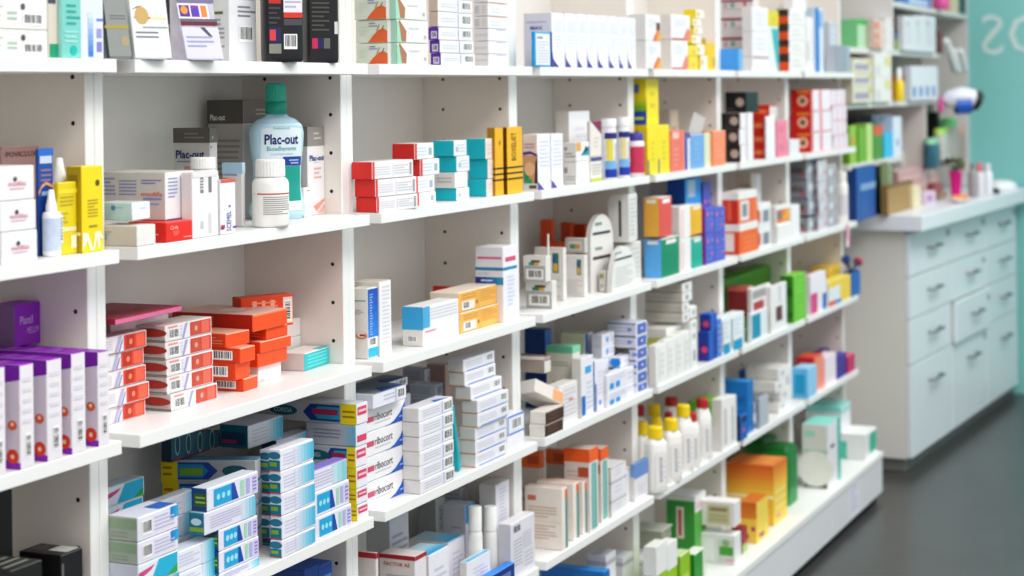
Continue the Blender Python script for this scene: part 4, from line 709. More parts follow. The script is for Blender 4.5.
C('medicine_carton', 'white carton with a fruit-coloured patch, second behind the grey barcode cartons', (564.5, 585, 588), (255.5, .035), 'C', Sty('e9e6e2', 'dcd8d3', 'e4e0da', *tw))
C('medicine_carton', 'small grey carton with a colour patch, lying on the second fruit-patch carton', (565, 585, 588), (238.5, .045), 'C', Sty('cfccc6', 'b4b2ac', 'd8d4ce', ('L','r',.15,.2,.85,.8,'cfccc4'), ('L','r',.25,.3,.5,.6,'4a8a70',3), ('L','r',.5,.3,.75,.6,'c8923c',3)), z=LZ['C']+.092)
org = Sty('d8561a', 'c04812', 'd05a20', ('L','r',.3,.3,.8,.6,'8a3410'))
C('medicine_carton', 'tall orange carton at the back left of bay four, third shelf', (540, 553, 556), (220, .16), 'C', org, d=.03)
C('medicine_carton', 'orange carton at the back centre of bay four, third shelf', (562, 571, 575), (223, .16), 'C', org, d=.025)
C('medicine_carton', 'orange carton at the back, just left of the round-topped white carton', (572, 586, 590), (224.5, .14), 'C', org, d=.03)
C('medicine_carton', 'flat orange carton lying at the back behind the fruit-patch cartons', (541, 566, 572), (243, .12), 'C', org, d=.05)
P = corner(549, 234, LZ['C'], .06); mb = MB(); mb.box(-.0022, .0022, -.0015, .0015, 0, height(P, 234), mat('f4f2ee')); o = mb.build('plastic_stick', None, P); tag(o, 'thin white upright stick between the grey barcode cartons and the orange carton', 'stick')
rt = [('F','r',.12,.62,.9,.67,'3a3838'), ('F','r',.2,.8,.4,.85,'6a9a8a'), ('F','r',.4,.8,.6,.85,'c8b46a')]
roundtop('round_topped_carton', 'round-topped white carton with two black slots, third shelf of bay four', (590, 591, 614), (216, .05), 'C', Sty('e6e4e0', 'cfccc8', None, ('F','r',.1,.74,.86,.775,'37353a'), ('F','r',.2,.86,.5,.9,'7a9a8a'), ('F','r',.1,.42,.86,.46,'37353a'), ('F','r',.2,.54,.5,.58,'8a9a8a')), rot=-4, d=.012)
roundtop('round_topped_carton', 'lower round-topped white carton with one black slot, at the front', (611, 612, 636.5), (249, .006), 'C', Sty('ecebe8', 'd4d2ce', None, ('F','r',.12,.7,.82,.745,'37353a'), ('F','r',.12,.85,.4,.89,'8aa0a0'), ('F','n',.15,.08,.85,.55,7,'d2d0cc')), rot=2, d=.012)
C('medicine_carton', 'white carton with a printed grid beside the tall round-topped carton', (625, 629, 651), (194.5, .025), 'C', Sty('e3e2df', 'c9c7c2', None, ('F','n',.1,.1,.9,.92,9,'c6c8c6'), ('F','r',.33,.05,.35,.95,'cfcfcc'), ('F','r',.64,.05,.66,.95,'cfcfcc')), z=LZ['C']+.1) if 0 else None
C('medicine_carton', 'small grey carton with a colour patch below the round-topped cartons', (595.5, 611, 614), (271.5, .012), 'C', Sty('dfdcd8', 'cbc8c2', 'dad6d0', ('L','r',.1,.62,.9,.95,'c4c0b8'), ('L','r',.2,.66,.5,.86,'3f8a70',3), ('L','r',.5,.66,.8,.86,'c8a03c',3), ('L','b',.2,.1,.75,.45)))
C('medicine_carton', 'light grey lined carton at the right of the low round-topped carton', (634, 637, 651), (243, .012), 'C', Sty('e0dfdc', 'b4b2ae', 'd8d6d2', ('F','n',.1,.1,.9,.9,7,'cdccca')), d=.1)
roundtop('round_topped_carton', 'round-cornered white carton with a vertical black slot, on the light grey lined carton', (606, 608.5, 629), (194, .062), 'C', Sty('dcdbd6', 'e6e5e2', None, ('F','r',.52,.1,.64,.86,'3a383a'), ('R','n',.1,.1,.9,.92,9,'c8cac8'), ('R','r',.33,.05,.35,.95,'d2d2ce'), ('R','r',.64,.05,.66,.95,'d2d2ce')), rot=-90, d=.055, side='left', z=zpx(629, 241.5, .012), rad=.45)
# fourth shelf of bay 4
br = Sty('4a2c1e', 'e2ded6', 'ded8d0', ('F','n',.1,.2,.9,.8,2,'6a4a38'), ('F','r',0,.88,1,1,'a89a90'))
S('brown_sided_carton', '{o} white carton with a dark brown printed side, under the tilted carton', (529, 545.5, 563.5), [412, 425, 437.5], 'D', br, offs=[1, 0])
P = corner(552, 395, LZ['D']+.062, .02)
mb = MB(); T = Matrix.Rotation(math.radians(-18), 4, 'Z') @ Matrix.Rotation(math.radians(24), 4, 'Y') @ Matrix.Rotation(math.radians(-14), 4, 'X')
mb.box(-.05, .045, -.03, .03, -.014, .014, mat('e6e2dc'), T=T, mm=dict(R=mat('5a3626'), F=mat('e0dad2')))
mb.box(.01, .0435, -.0306, -.0301, -.011, .011, mat('e8a878'), b=.0001, T=T)
o = mb.build('tilted_carton', None, (P.x-.005, P.y+.028, P.z+.012)); tag(o, 'tilted white carton with its orange inside showing, on the brown-sided pile', 'box')
S('medicine_carton', '{o} thin pale carton lying above the tilted carton at the third divider', (515, 545, 551), [357, 361, .03], 'D', [Sty('b8a8a0', 'e8e4de', '8a6a60'), Sty('e0dcd6', 'a89a92', '9a8a80')], z=LZ['D']+.118, d=.08)
C('medicine_carton', 'cream carton with a pale green top, above the small white cartons of bay four', (547, 573.5, 581), (347, .045), 'D', Sty('e4e2da', 'd8d3c6', '86ccaa', ('L','r',0,.9,1,1,'6fbf9a'), ('F','r',0,.9,1,1,'86cca8'), ('L','n',.15,.7,.85,.78,2,'a8b0a4'), ('L','n',.2,.4,.6,.5,2,'c0bcb0')))
C('medicine_carton', 'small white carton with a reddish edge before the cream green-topped carton', (545, 560, 578), (387, .012), 'D', Sty('e8e6e8', 'd4ccc4', 'dfd8d2', ('F','n',.1,.2,.9,.9,7,'d4d0d4'), ('F','r',.5,.55,.75,.62,'d88a7a')))
vb = [('F','r',0,.03,.3,.36,'1f6fc0'), ('F','r',.3,.72,.8,.84,'4aa8e0'), ('F','n',.4,.1,.9,.6,6,'ccd4e4')]
C('medicine_carton', 'upright white carton with a blue lower stripe in bay four, fourth shelf', (572, 582, 594), (359, .012), 'D', Sty('eaeaf0', 'd9d6d2', 'e2e0e2', *vb))
C('medicine_carton', 'upright white carton with a dark blue edge, right of the lower-striped one', (590, 595.5, 604), (362, .014), 'D', Sty('eceaf2', '2a64b0', 'e6e6ea', ('F','r',0,0,.14,.55,'2a64b0'), ('F','r',.4,.1,.7,.2,'6a9ad8'), ('F','n',.3,.3,.9,.8,6,'d4d6e4')), d=.08)
C('medicine_carton', 'white carton with a yellow-green flank behind the upright blue-striped cartons', (555, 586, 594), (334, .1), 'D', Sty('eef0f4', 'd2d8b4', 'c4ccb0', ('F','r',0,.0,.3,1,'2a78c8'), ('F','p',((.4,.3),(1,.3),(.7,.7)),'e8c8b0')), d=.06)
C('medicine_carton', 'dark blue carton lying in the shade at the back by the third divider', (520, 546, 552), (330, .13), 'D', Sty('1c4f98', '1a3f7c', '2a4a70', ('L','e',.75,.5,.02,.012,'2468a8')), d=.05)
C('medicine_carton', 'deep blue carton beneath the lying dark one at the back', (520, 548, 556), (362, .115), 'D', Sty('1f5aa4', '23508c', '1d4478'), d=.05) if 0 else None
hx = [('L','p',((.3,.1),(.8,.1),(1,.5),(.8,.9),(.3,.9),(.05,.5)),'1a86d8'), ('F','n',.2,.3,.9,.8,2,'d4d6e6')]
dots = [('F','r',.1,.12,.3,.45,'1f98e0'), ('F','r',.4,.12,.6,.45,'1f98e0'), ('F','n',.1,.5,.9,.85,3,'cfd2e2')]
S('medicine_carton', '{o} white carton with small blue squares in the middle of bay four', (594, 608, 628), [375, 393, .006], 'D', Sty('eceaf2', 'dcdce4', 'e4e6ee', *dots))
BS = S('medicine_carton', '{o} white carton with bright blue squares, just before the blue-ended pile', (607, 618, 641), [372, 388, .018], 'D', Sty('ecebf3', 'd9dce6', 'e4e6ee', ('F','r',.05,.2,.24,.75,'1f98e0'), ('F','r',.3,.2,.46,.75,'4ab0e8'), ('F','n',.45,.2,.95,.8,2,'d0d2e2')))
C('medicine_carton', 'white carton with a blue hexagon end on top of the blue-square cartons', (606, 621, 640), (358, .03), 'D', Sty('ededf5', 'c4d4e8', 'e2e4ee', *hx), z=BS['top']+.0006)
S('medicine_carton', '{o} white carton with a blue dot, behind the blue hexagon carton', (592, 603, 615), [335, 347, 359, .06], 'D', Sty('eeeef4', 'd9dbe2', 'e2e4ea', ('F','c',.4,.5,.007,'2fa4e0'), ('F','n',.6,.2,.95,.8,2,'c4cade')))
be = Sty('eaeaf2', 'd2d2da', 'c8ccd8', ('F','r',.1,.1,.9,.9,'5a6ec0'), ('F','e',.5,.5,.007,.003,'dfe4f4',4), ('L','n',.1,.25,.8,.75,2,'b8bccb'), ('L','r',0,.9,1,1,'4a5a9c'), ('L','e',.78,.5,.006,.004,'6a8cd0'))
S('medicine_carton', '{o} carton with a blue patterned end, in the pile at the fourth divider', (612, 641, 652), [322, 335, 347, 359, 371, 383, .012], 'D', be)
# fifth shelf of bay 4
ot = [('F','r',0,.84,1,1,'f06a2a'), ('L','r',0,.84,1,1,'ec6424'), ('F','r',.2,.03,.8,.82,'6fb4b0',1), ('F','r',.36,.05,.5,.8,'9ccac4',2), ('L','n',.1,.6,.9,.75,3,'c8b4a8'), ('L','r',.55,.66,.95,.78,'b8563a',2)]
C('medicine_carton', 'taller orange-topped carton with a teal side, left one on the fifth shelf', (568, 587, 599), (451.5, .006), 'E', Sty('e8e4e0', 'd9cfc8', 'c4b4ac', *ot), d=.06)
C('medicine_carton', 'taller orange-topped carton with a teal side, right one on the fifth shelf', (598, 602, 609), (449, .016), 'E', Sty('e8e4e0', 'd0c0b8', 'c4b4ac', *ot), d=.06)
ob = Sty('dcd4cc', 'c9bfb6', 'd0b4a4', ('L','r',0,.78,1,1,'e46a28'), ('F','r',0,.78,1,1,'e87030'), ('L','r',.4,.83,.9,.94,'b8542a',2), ('L','n',.1,.3,.9,.55,2,'b0a49a'))
C('medicine_carton', 'orange-topped carton at the back, next to the third divider', (520, 541, 545), (452, .125), 'E', ob, d=.05)
C('medicine_carton', 'orange-topped carton at the back, second from the third divider', (545.5, 567, 570), (450.5, .11), 'E', ob, d=.05)
fr = Sty('efe6e0', 'ebe2da', 'd9c4b8', ('F','r',.55,.02,1,.96,'6a9c94'), ('F','r',.55,.82,1,.97,'e07038',2), ('L','r',.08,.78,.3,.86,'d87a6a'), ('L','n',.1,.5,.85,.7,4,'d4bcae'), ('L','n',.1,.15,.85,.4,5,'d2bcb0'), ('L','r',.06,.44,.94,.45,'e8c8b8'))
C('medicine_carton', 'front cream carton with pinkish print and teal edge, nearest on the fifth shelf', (530, 563, 568), (489, .003), 'E', fr, d=.085)
C('medicine_carton', 'cream carton with an orange corner and teal edge, second on the fifth shelf', (535, 574, 579.5), (484, .012), 'E', fr, d=.085)
C('medicine_carton', 'cream carton with a teal edge, third on the fifth shelf', (552, 583.5, 587), (482, .014), 'E', fr, d=.07)
C('medicine_carton', 'dull pink flat carton lying behind the front cream carton', (522, 552, 562), (482, .1), 'E', Sty('b89a8c', 'a8887a', 'c9b0a2'), d=.07)
S('medicine_carton', '{o} small white carton with black dots, right of the teal-sided cartons', (609, 612, 627), [468, 483, 502, .012], 'E', Sty('eae8ec', 'c9c4c0', 'dcd8d8', ('F','r',0,.92,1,1,'bfbcc2'), ('L','r',0,.92,1,1,'a8a4a0'), ('F','n',.2,.3,.85,.8,2,'dcdae2'), ('L','r',.2,.2,.7,.45,'5a5656')), d=.05)
C('medicine_carton', 'plain white carton between the dotted white pile and the blue-topped carton', (624, 627, 636), (472, .03), 'E', Sty('e6e6e4', 'cfccc8', 'dcdad6', ('F','r',.6,.3,.75,.9,'b8b470')), d=.05)
C('medicine_carton', 'white carton with a slate-blue top at the fourth divider, fifth shelf', (626, 635, 648.5), (465, .018), 'E', Sty('e2e0e4', 'cfcdcc', '6f8fc4', ('F','r',0,.6,1,1,'6a90cc'), ('L','r',0,.66,1,1,'7f9fd0'), ('F','n',.3,.1,.8,.4,3,'d0ced6')))
# base of bay 4
for xs_, yt_, nm_ in (((588, 607, 617), 556, 'left'), ((604, 624, 634), 558, 'middle'), ((618, 641, 655), 560, 'right')):
    C('medicine_carton', nm_+' of three white cartons with curved grey tops on the base of bay four', xs_, (yt_, .05), 'F', Sty('e4e2e6', 'd4d2d4', 'cfd0d4', ('F','r',0,.86,1,.92,'b8b8c0'), ('L','r',0,.86,1,.92,'b0b0b8'), ('T','r',.1,.4,.9,.9,'bfc0c6')), group='white cartons with curved grey tops')
C('medicine_carton', 'bright blue carton lying low on the base beneath the fifth shelf', (541, 605, 611), (572.5, .0), 'F', Sty('1c6ab8', '1a6cb4', '2a86cc'))

# ================================================================== bays 5, 6, 7
M5, M6, M7 = 'bay five', 'bay six', 'the last bay'
bot = [('F','p',((.45,.0),(1,.0),(1,.35),(.8,.45),(.55,.2)),'e07a5a'), ('F','p',((.7,0),(1,0),(1,.4),(.85,.3)),'e8b040',), ('F','n',.15,.5,.7,.85,4,'dcdce4')]
S('medicine_carton', '{o} white carton with an orange corner, left pair on the top shelf of bay five', (637, 646.5, 661), [13.5, 40.5, .004], 'A', [Sty('f0eff2', 'd4d2d0', 'c8c4c0', *bot, ('F','r',.7,.1,.95,.7,'6a3a24')), Sty('f0eff2', 'd4d2d0', None, *bot)], d=.045)
bot2 = [('F','r',0,0,.9,.07,'cf6a70'), ('F','p',((.6,.05),(1,.05),(1,.4),(.85,.5)),'e88a7a'), ('F','n',.15,.5,.8,.85,4,'dcdce4'), ('F','r',.9,0,1,.3,'ecd030')]
S('medicine_carton', '{o} white carton with a pink foot, right pair on the top shelf of bay five', (661.5, 672, 690.5), [13.5, 39.5, .003], 'A', Sty('f2f1f4', 'dad3cd', 'e0d040', *bot2), d=.045)
S('medicine_carton', '{o} yellow and white carton, in the pile right of the pink-foot pair', (684, 697, 705), [9, 18.5, 26.5, 34.5, 44, 55, .006], 'A', Sty('f2efe6', 'e8cf1e', 'd9c21c', ('F','r',.1,.3,.4,.7,'e0c860')), offs=[0, -3, -2, -4, 0, 4])
S('medicine_carton', '{o} dotted yellow carton, low between the pink-foot pair and yellow-and-white pile', (683, 689, 698), [45, 56, .001], 'A', Sty('f0dc3c', 'e0c81e', None, ('F','c',.5,.4,.005,'d8a0a0')), d=.03)
C('medicine_carton', 'yellow carton with a cream top at the right end of bay five, top shelf', (702, 706, 715.5), (38, .01), 'A', Sty('ecc818', 'd8ac18', 'e8d0b0', ('F','r',0,.82,1,1,'e6c8a4'), ('F','r',.7,.1,1,.4,'c8b440')))
# top shelf, bay 6
ml = [('L','r',0,.42,1,.56,'8c3a44'), ('L','r',.1,.1,.16,.35,'b07a80'), ('L','r',.3,.1,.42,.38,'7a9a90'), ('L','r',.7,.1,.78,.4,'c04050')]
S('medicine_carton', '{o} grey-white carton with maroon bands, at the left of bay six on the top shelf', (722, 754, 760), [-9, 9, 28, 48, .05], 'A', Sty('dcd6d6', 'c9c2c2', None, *ml))
C('medicine_carton', 'sky blue carton lying at the front left of the top shelf in bay six', (721, 739.5, 743.5), (48.5, -.012), 'A', Sty('7ab4e4', '4a9ee6', '66aeea'), d=.06)
S('medicine_carton', '{o} white carton in the tall pair right of the sky blue carton', (750.5, 753, 769), [6, 31, 56, .012], 'A', [Sty('f0eff2', 'd9d6d6', None, ('F','n',.2,.2,.8,.8,3,'e0e0e8'))]*2+[Sty('f1f0f2', 'd9d6d6', None, ('F','r',0,.86,1,.96,'b06a74'))], d=.03) 
C('medicine_carton', 'carton with yellow upper half and teal stripe, mid top shelf of bay six', (766, 768, 779), (10, .014), 'A', Sty('e4eaea', 'c4d4d4', 'd8c818', ('F','r',0,.74,1,1,'e2d22a'), ('F','c',.55,.86,.006,'c8a01c'), ('F','p',((.35,.7),(1,.7),(1,0),(.85,0)),'3fb4bc')), d=.03)
OS = S('medicine_carton', '{o} white carton with an orange and black end, in the pile at the sixth divider', (781, 789.5, 806), [9, 24, 40, 54, .003], 'A', Sty('efedec', 'd8541c', None, ('L','r',0,.55,1,1,'3a2a20'), ('F','n',.2,.2,.8,.8,2,'dedcd8')), d=.035)
C('medicine_carton', 'plain white carton lying on the pile of orange-ended cartons', (790, 793.5, 806.5), (-2, .012), 'A', Sty('f2f1f2', 'dcdad8'), z=OS['top']+.0008, d=.03)
C('medicine_carton', 'white rounded-front carton between the orange-ended pile and the blue stripe', (804, 807, 817), (17, .016), 'A', Sty('efeeee', 'd9d6d4', None, ('F','r',.05,.2,.25,.55,'cfc4c0'), ('F','n',.4,.2,.9,.8,6,'e0dee0')), d=.03)
C('medicine_carton', 'white carton with a bold blue stripe in the last bay, top shelf', (812, 815, 824), (7.5, .012), 'A', Sty('d6e0ec', 'b8c8d8', None, ('F','r',.05,0,.5,1,'2f78cc'), ('F','r',.5,.7,.9,.95,'8ab4e4')), d=.03)
C('medicine_carton', 'pale grey-blue translucent carton at the back of the last bay, top shelf', (821, 830, 838), (22, .06), 'A', Sty('c6ccd4', 'b4bac4', None, ('F','n',.2,.4,.9,.9,4,'d4dce4')))
C('medicine_carton', 'grey carton with fine lines at the end of the top shelf', (832.5, 836, 850), (45, .004), 'A', Sty('9aa0ac', 'b4bac4', 'c0c4cc', ('F','n',.05,.1,.7,.9,9,'b0b6c0'), ('F','r',.75,0,1,1,'aab6c4')), d=.035)

# second shelf, bay 5
yp = [('L','g',0,.25,1,.6,'4a9a30','e6cf14',4), ('L','r',0,.02,1,.3,'1c4aa8',2), ('L','r',.1,.7,.45,.88,'5a7ac0',2), ('L','r',.1,.12,.8,.18,'c8d048',3)]
yy = Sty('f0dc14', 'e2cc14', 'f2e040', *yp, ('F','n',.3,.3,.7,.8,2,'dcc818'))
S('medicine_carton', '{o} big yellow carton with a green and blue picture at the fourth divider', (634, 647.5, 659.5), [78.5, 125.5, .03], 'B', yy)
yb = Sty('f2de18', 'd8c010', 'f4e448', ('F','n',.35,.25,.65,.7,4,'e0cc20'), ('F','r',0,0,.1,.3,'2a4aa0'))
ROW('medicine_carton', '{o} slim yellow carton of the two in front of the big yellow pair', 643, [648, 658.5, 670], [126, 125.5], .008, 'B', yb, d=.03)
C('medicine_carton', 'cream open-topped carton at the back of bay five, second shelf', (659, 671, 679), (110, .12), 'B', Sty('dccab8', 'd6c6b8', 'e4d8cc', ('F','r',.2,.4,.8,.7,'cfae94')))
C('medicine_carton', 'coral red carton right of the slim yellow cartons', (668.5, 671, 684.5), (131, .006), 'B', Sty('ec7a68', 'd64a44', 'ee9a8c', ('F','r',.15,.8,.6,.95,'f4c8bc'), ('F','r',.75,.0,1,1,'f0806c'), ('F','n',.2,.1,.6,.6,4,'f09a88')), d=.035)
C('medicine_carton', 'narrow dark blue and white carton beside the coral red carton', (683, 685, 690.5), (133, .008), 'B', Sty('dfe2ee', '2a4aa4', '6a4a9c', ('F','r',0,0,.45,1,'2a48a8'), ('F','r',.2,.85,1,1,'7a4a9c')), d=.035)
C('medicine_carton', 'light blue carton between the narrow dark blue carton and the pale green one', (689, 691, 704.5), (135, .008), 'B', Sty('7aaae0', '5a86c4', 'a8c8ea', ('F','n',.2,.2,.8,.8,4,'8ab6e6')), d=.035)
C('medicine_carton', 'pale yellow-green slim carton left of the salmon orange carton', (703.5, 705, 711), (133, .01), 'B', Sty('dfe2c0', 'c4c8a0', None), d=.035)
C('medicine_carton', 'salmon orange carton at the fifth divider, second shelf', (709.5, 711.5, 726), (131.5, .004), 'B', Sty('f6946c', 'e07a50', 'f8b494', ('F','n',.2,.2,.8,.5,2,'f8a484')), d=.035)
P = corner(690, 134, LZ['B'], .045); mb = MB(); T = Matrix.Rotation(math.radians(-30), 4, 'Z') @ Matrix.Rotation(math.radians(22), 4, 'Y')
mb.box(-.022, .022, -.001, .001, 0, .135, mat('c9c6c6', .3, .1), T=T)
for r_ in range(6):
    for c_ in range(3): mb.loft([(.005, 0), (.0042, .002), (.002, .003)], mat('dedcdc', .3), 10)
o = mb.build('blister_pack', None, (P.x, P.y+.012, P.z+.009)); tag(o, 'grey blister pack leaning behind the light blue carton', 'blister pack')
# second shelf, bay 6
bk = [('L','c',.7,.5,.012,'b8a498'), ('L','r',.05,.1,.4,.2,'4a4440')]
S('medicine_carton', '{o} black carton with a beige circle and white front, at the left of bay six', (722, 741, 753), [92, 113, 129, 145, .006], 'B', [Sty('1c1a1a', '17161a', '2a2826', *bk)]+[Sty('eceaec', '2c2624', 'd9d0cc', *bk)]*3, offs=[6, 0, -1, 0], d=.06)
C('medicine_carton', 'slender upright white carton left of the red pile in bay six', (747, 748.5, 753.5), (101, .001), 'B', Sty('f2f0f2', 'd2cfd2'), d=.03)
rd = Sty('dfd6d4', 'd63420', 'd04a30', ('L','r',.1,.3,.9,.7,'e8603a'), ('L','e',.6,.5,.012,.005,'f09060',4), ('F','r',0,.9,1,1,'c43020'))
S('medicine_carton', '{o} red-ended carton, in the pile between the slender white cartons of bay six', (754, 766.5, 774), [105, 118.5, 132.5, 146, .008], 'B', rd, offs=[4, 0, 0, 0], d=.055)
C('medicine_carton', 'slender upright white carton right of the red pile in bay six', (764.5, 767, 775.5), (116.5, .0005), 'B', Sty('f4f2f4', 'd9d6da'), d=.006)
S('medicine_carton', '{o} pink carton of the pair before the sixth divider', (774.5, 777, 788), [120.5, 138.5, .005], 'B', Sty('ee8aa4', 'd46a88', 'f0a8bc', ('F','n',.2,.3,.8,.7,2,'e06a8c')), d=.03)
C('medicine_carton', 'small low white carton right of the pink pair', (786.5, 790, 799.5), (140, .004), 'B', Sty('ece8ee', 'd8d0d8'), d=.03)
C('medicine_carton', 'dark crimson carton behind the pink pair', (775, 790, 794), (116, .09), 'B', Sty('c4302a', 'a02430', 'b03438'), d=.05)
# second shelf, bay 7
rc_ = Sty('f0eaf0', 'cf201a', 'd83a30', ('L','c',.58,.48,.017,'f0c0a8'), ('L','c',.58,.48,.009,'7a5a44',4), ('L','r',.3,.82,.9,.96,'e88a30'), ('F','r',0,0,.06,1,'d83028'), ('F','r',.4,.05,.52,.95,'e88a98'), ('F','r',0,.0,1,.06,'eab4c0'))
S('medicine_carton', '{o} red carton with a ringed disc on its end, in the last bay', (791, 812, 832), [89.5, 111.5, 132.5, .008], 'B', rc_)
S('medicine_carton', '{o} white carton with pink lines beside the red disc cartons', (830, 833.5, 847), [90, 106, 121, 136, .004], 'B', Sty('efe6ee', 'dcd0d8', None, ('F','r',.3,.05,.36,.95,'eab0bc'), ('F','r',.7,.05,.76,.95,'eab0bc'), ('F','r',0,0,1,.07,'eaa8b8')), offs=[-1, 0, 0, 1], d=.05)

# third shelf, bay 5
def two(f, l, **k): return Sty(f, l, 'f0ece8', ('F','r',.25,.84,.85,.95,'f2ece8'), ('L','r',.2,.86,.8,.95,'f0ece4'), ('F','n',.1,.2,.9,.7,4,f))
C('medicine_carton', 'sky blue carton with a green front, lowest at the left of bay five, third shelf', (649, 662, 679), (239.5, .006), 'C', two('149068', '62b0ec'), d=.045)
C('medicine_carton', 'amber carton with a red front, standing on the sky blue and green one', (649.5, 659.5, 672), (198, .008), 'C', two('e0564e', 'e8b04a'), z=-.5+.098, d=.04)
S('medicine_carton', '{o} white blank carton between the green-fronted and the yellow-fronted cartons', (677, 680.5, 691), [207, 240, .008], 'C', Sty('f0eeee', 'e2dcda', None, ('F','r',.1,.05,.4,.9,'f2d8d4')), d=.045)
C('medicine_carton', 'carton with a teal front under the yellow-fronted one', (686, 691.5, 702.5), (238.5, .008), 'C', two('2ab09c', 'ecebe8'), d=.04)
C('medicine_carton', 'carton with a yellow front on top of the teal-fronted one', (684, 690.5, 702), (206, .01), 'C', two('ecb81a', 'eceae6'), z=-.5+.083, d=.04)
C('medicine_carton', 'blue two-tone carton at the back of bay five, third shelf', (674.5, 686.5, 702.5), (179.5, .055), 'C', Sty('3fa4e8', '1c56a8', '5ab0e8', ('F','r',.15,.78,.6,.98,'c4d4e4')), d=.05)
pz = [('F','e',.25,.75,.007,.007,'e07ab0'), ('F','e',.7,.3,.006,.006,'d86aa8'), ('F','c',.75,.75,.004,'c8c0f0'), ('F','n',.1,.1,.9,.6,3,'6a7ad8')]
S('medicine_carton', '{o} violet carton with pink dots, left pile at the fifth divider', (703, 706, 714.5), [208, 234, .006], 'C', Sty('5a62c8', 'a02a90', '6a5ac4', *pz), d=.04)
S('medicine_carton', '{o} violet carton with pink dots, right pile at the fifth divider', (711, 714.8, 725.5), [208, 234.5, .006], 'C', Sty('5a62c8', '8a2a90', '6a5ac4', *pz), d=.04)
C('medicine_carton', 'violet carton standing behind the two dotted violet piles', (701.5, 704, 712), (183, .05), 'C', Sty('5a54b8', '4a3a8c', None, *pz), d=.04)
# third shelf, bay 6
C('medicine_carton', 'beige grid-printed carton with a yellow corner at the back of bay six, third shelf', (722, 752, 757), (174, .1), 'C', Sty('d8ccc4', 'c6b8ac', None, ('L','n',.3,.1,.95,.9,6,'b49c90'), ('L','e',.12,.6,.012,.028,'b8a02c')), d=.05)
C('medicine_carton', 'plain white upright carton at the back of bay six, third shelf', (750, 754, 762), (175, .1), 'C', Sty('eae8ea', 'd2cecc'), d=.03)
rl = [('F','r',.0,.76,1,1,'eeece8'), ('L','r',0,.76,1,1,'e8e4de'), ('F','r',.1,.08,.55,.7,'e8e4e0'), ('F','r',.2,.2,.45,.6,'8a8c90'), ('F','r',.8,.0,1,.74,'f0803c'), ('L','r',.4,.1,.6,.7,'e46a50')]
C('medicine_carton', 'orange-fronted carton with a white lid, lower at the left of bay six', (724, 734, 753), (224.5, .006), 'C', Sty('f0681c', 'e0502c', 'eeece8', *rl[:2], ('F','n',.2,.1,.9,.6,3,'f48848'), ('L','r',.1,.1,.7,.7,'e8d8d0')), d=.05)
C('medicine_carton', 'red-ended carton with a white lid, upper at the left of bay six', (722.5, 733.5, 752.5), (193.5, .008), 'C', Sty('ec6a40', 'd23c28', 'eeece8', *rl), z=-.5+.083, d=.05)
sm = Sty('efeff0', 'c84a3c', 'eceaea', ('F','r',.0,.15,.15,.7,'d84a40'), ('F','r',.35,.15,.85,.68,'8a9098'), ('F','r',0,.78,1,1,'f2f2f2'), ('L','r',.0,.1,.5,.7,'4a7a3c'), ('L','r',0,.76,1,1,'eeeeec'))
S('medicine_carton', '{o} small white carton with a grey square, centre of bay six, third shelf', (753.5, 759, 771), [204, 227, .006], 'C', sm, d=.03)
C('medicine_carton', 'low white carton under the orange-picture carton near the sixth divider', (771.5, 778, 792), (225, .006), 'C', Sty('f0efee', 'dedad6'), d=.04)
C('medicine_carton', 'white carton with an orange picture window near the sixth divider', (772, 776, 791), (207, .012), 'C', Sty('ecebe8', 'dad6d2', None, ('F','r',.05,.08,.95,.8,'e0783a'), ('F','p',((.4,.2),(.95,.2),(.9,.8),(.7,.8)),'f0a830'), ('F','r',.08,.3,.35,.75,'6a7a80')), z=-.5+.0525, d=.03)
C('medicine_carton', 'plain white upright carton right of the orange picture window', (788, 792, 800), (206, .008), 'C', Sty('f1f1f2', 'dcdad8'), d=.03)
# third shelf, bay 7
for xs_, ys_, nm_, fc in (((792, 808, 819), [160, 179, 198, 216, .03], 'nearest grey column of the last bay', 'aab4c0'), ((816, 819.5, 829), [160, 182, 200, 217, .012], 'pinkish second column of the last bay', 'd0cad0'), ((826, 829, 838), [165, 182, 199, 215, .01], 'dark grey third column of the last bay', 'b0aeb4')):
    S('medicine_carton', '{o} carton with red specks in the '+nm_, xs_, ys_, 'C', Sty(fc, '8a8a90', 'c0c0c4', ('F','r',.1,.35,.5,.75,'d8dce2'), ('F','c',.75,.4,.008,'c06a78'), ('L','r',.1,.3,.8,.6,'6a6668'), ('L','r',.6,.15,.9,.3,'b06068')), jit=1, d=.06)
pill_bottle('white plastic bottle at the end of the third shelf', 842, 172, 182, .012, 6.5, lv='C', line=None, band=(.2, .7, 'd6d4d8'))
pill_bottle('second white plastic bottle behind the end bottle of the third shelf', 838, 174, 183, .07, 6.2, lv='C', line=None, band=(.2, .7, 'd6d4d8'), capc='d8a8a8')
# hanging pink tag
P = on_y(848, 224, SF-.004); mb = MB(); mb.box(-.02, .02, -.0006, .0006, -.075, 0, mat('f2e4ec', .5, .06)); mb.box(-.016, .004, -.0012, -.0006, -.05, -.005, mat('e06a98')); mb.box(.004, .018, -.0012, -.0006, -.07, -.045, mat('ec9ab8'))
o = mb.build('price_tag', None, P); o.rotation_euler = (0, math.radians(6), 0); tag(o, 'pink and white paper tag hanging at the end of the third shelf', 'tag')

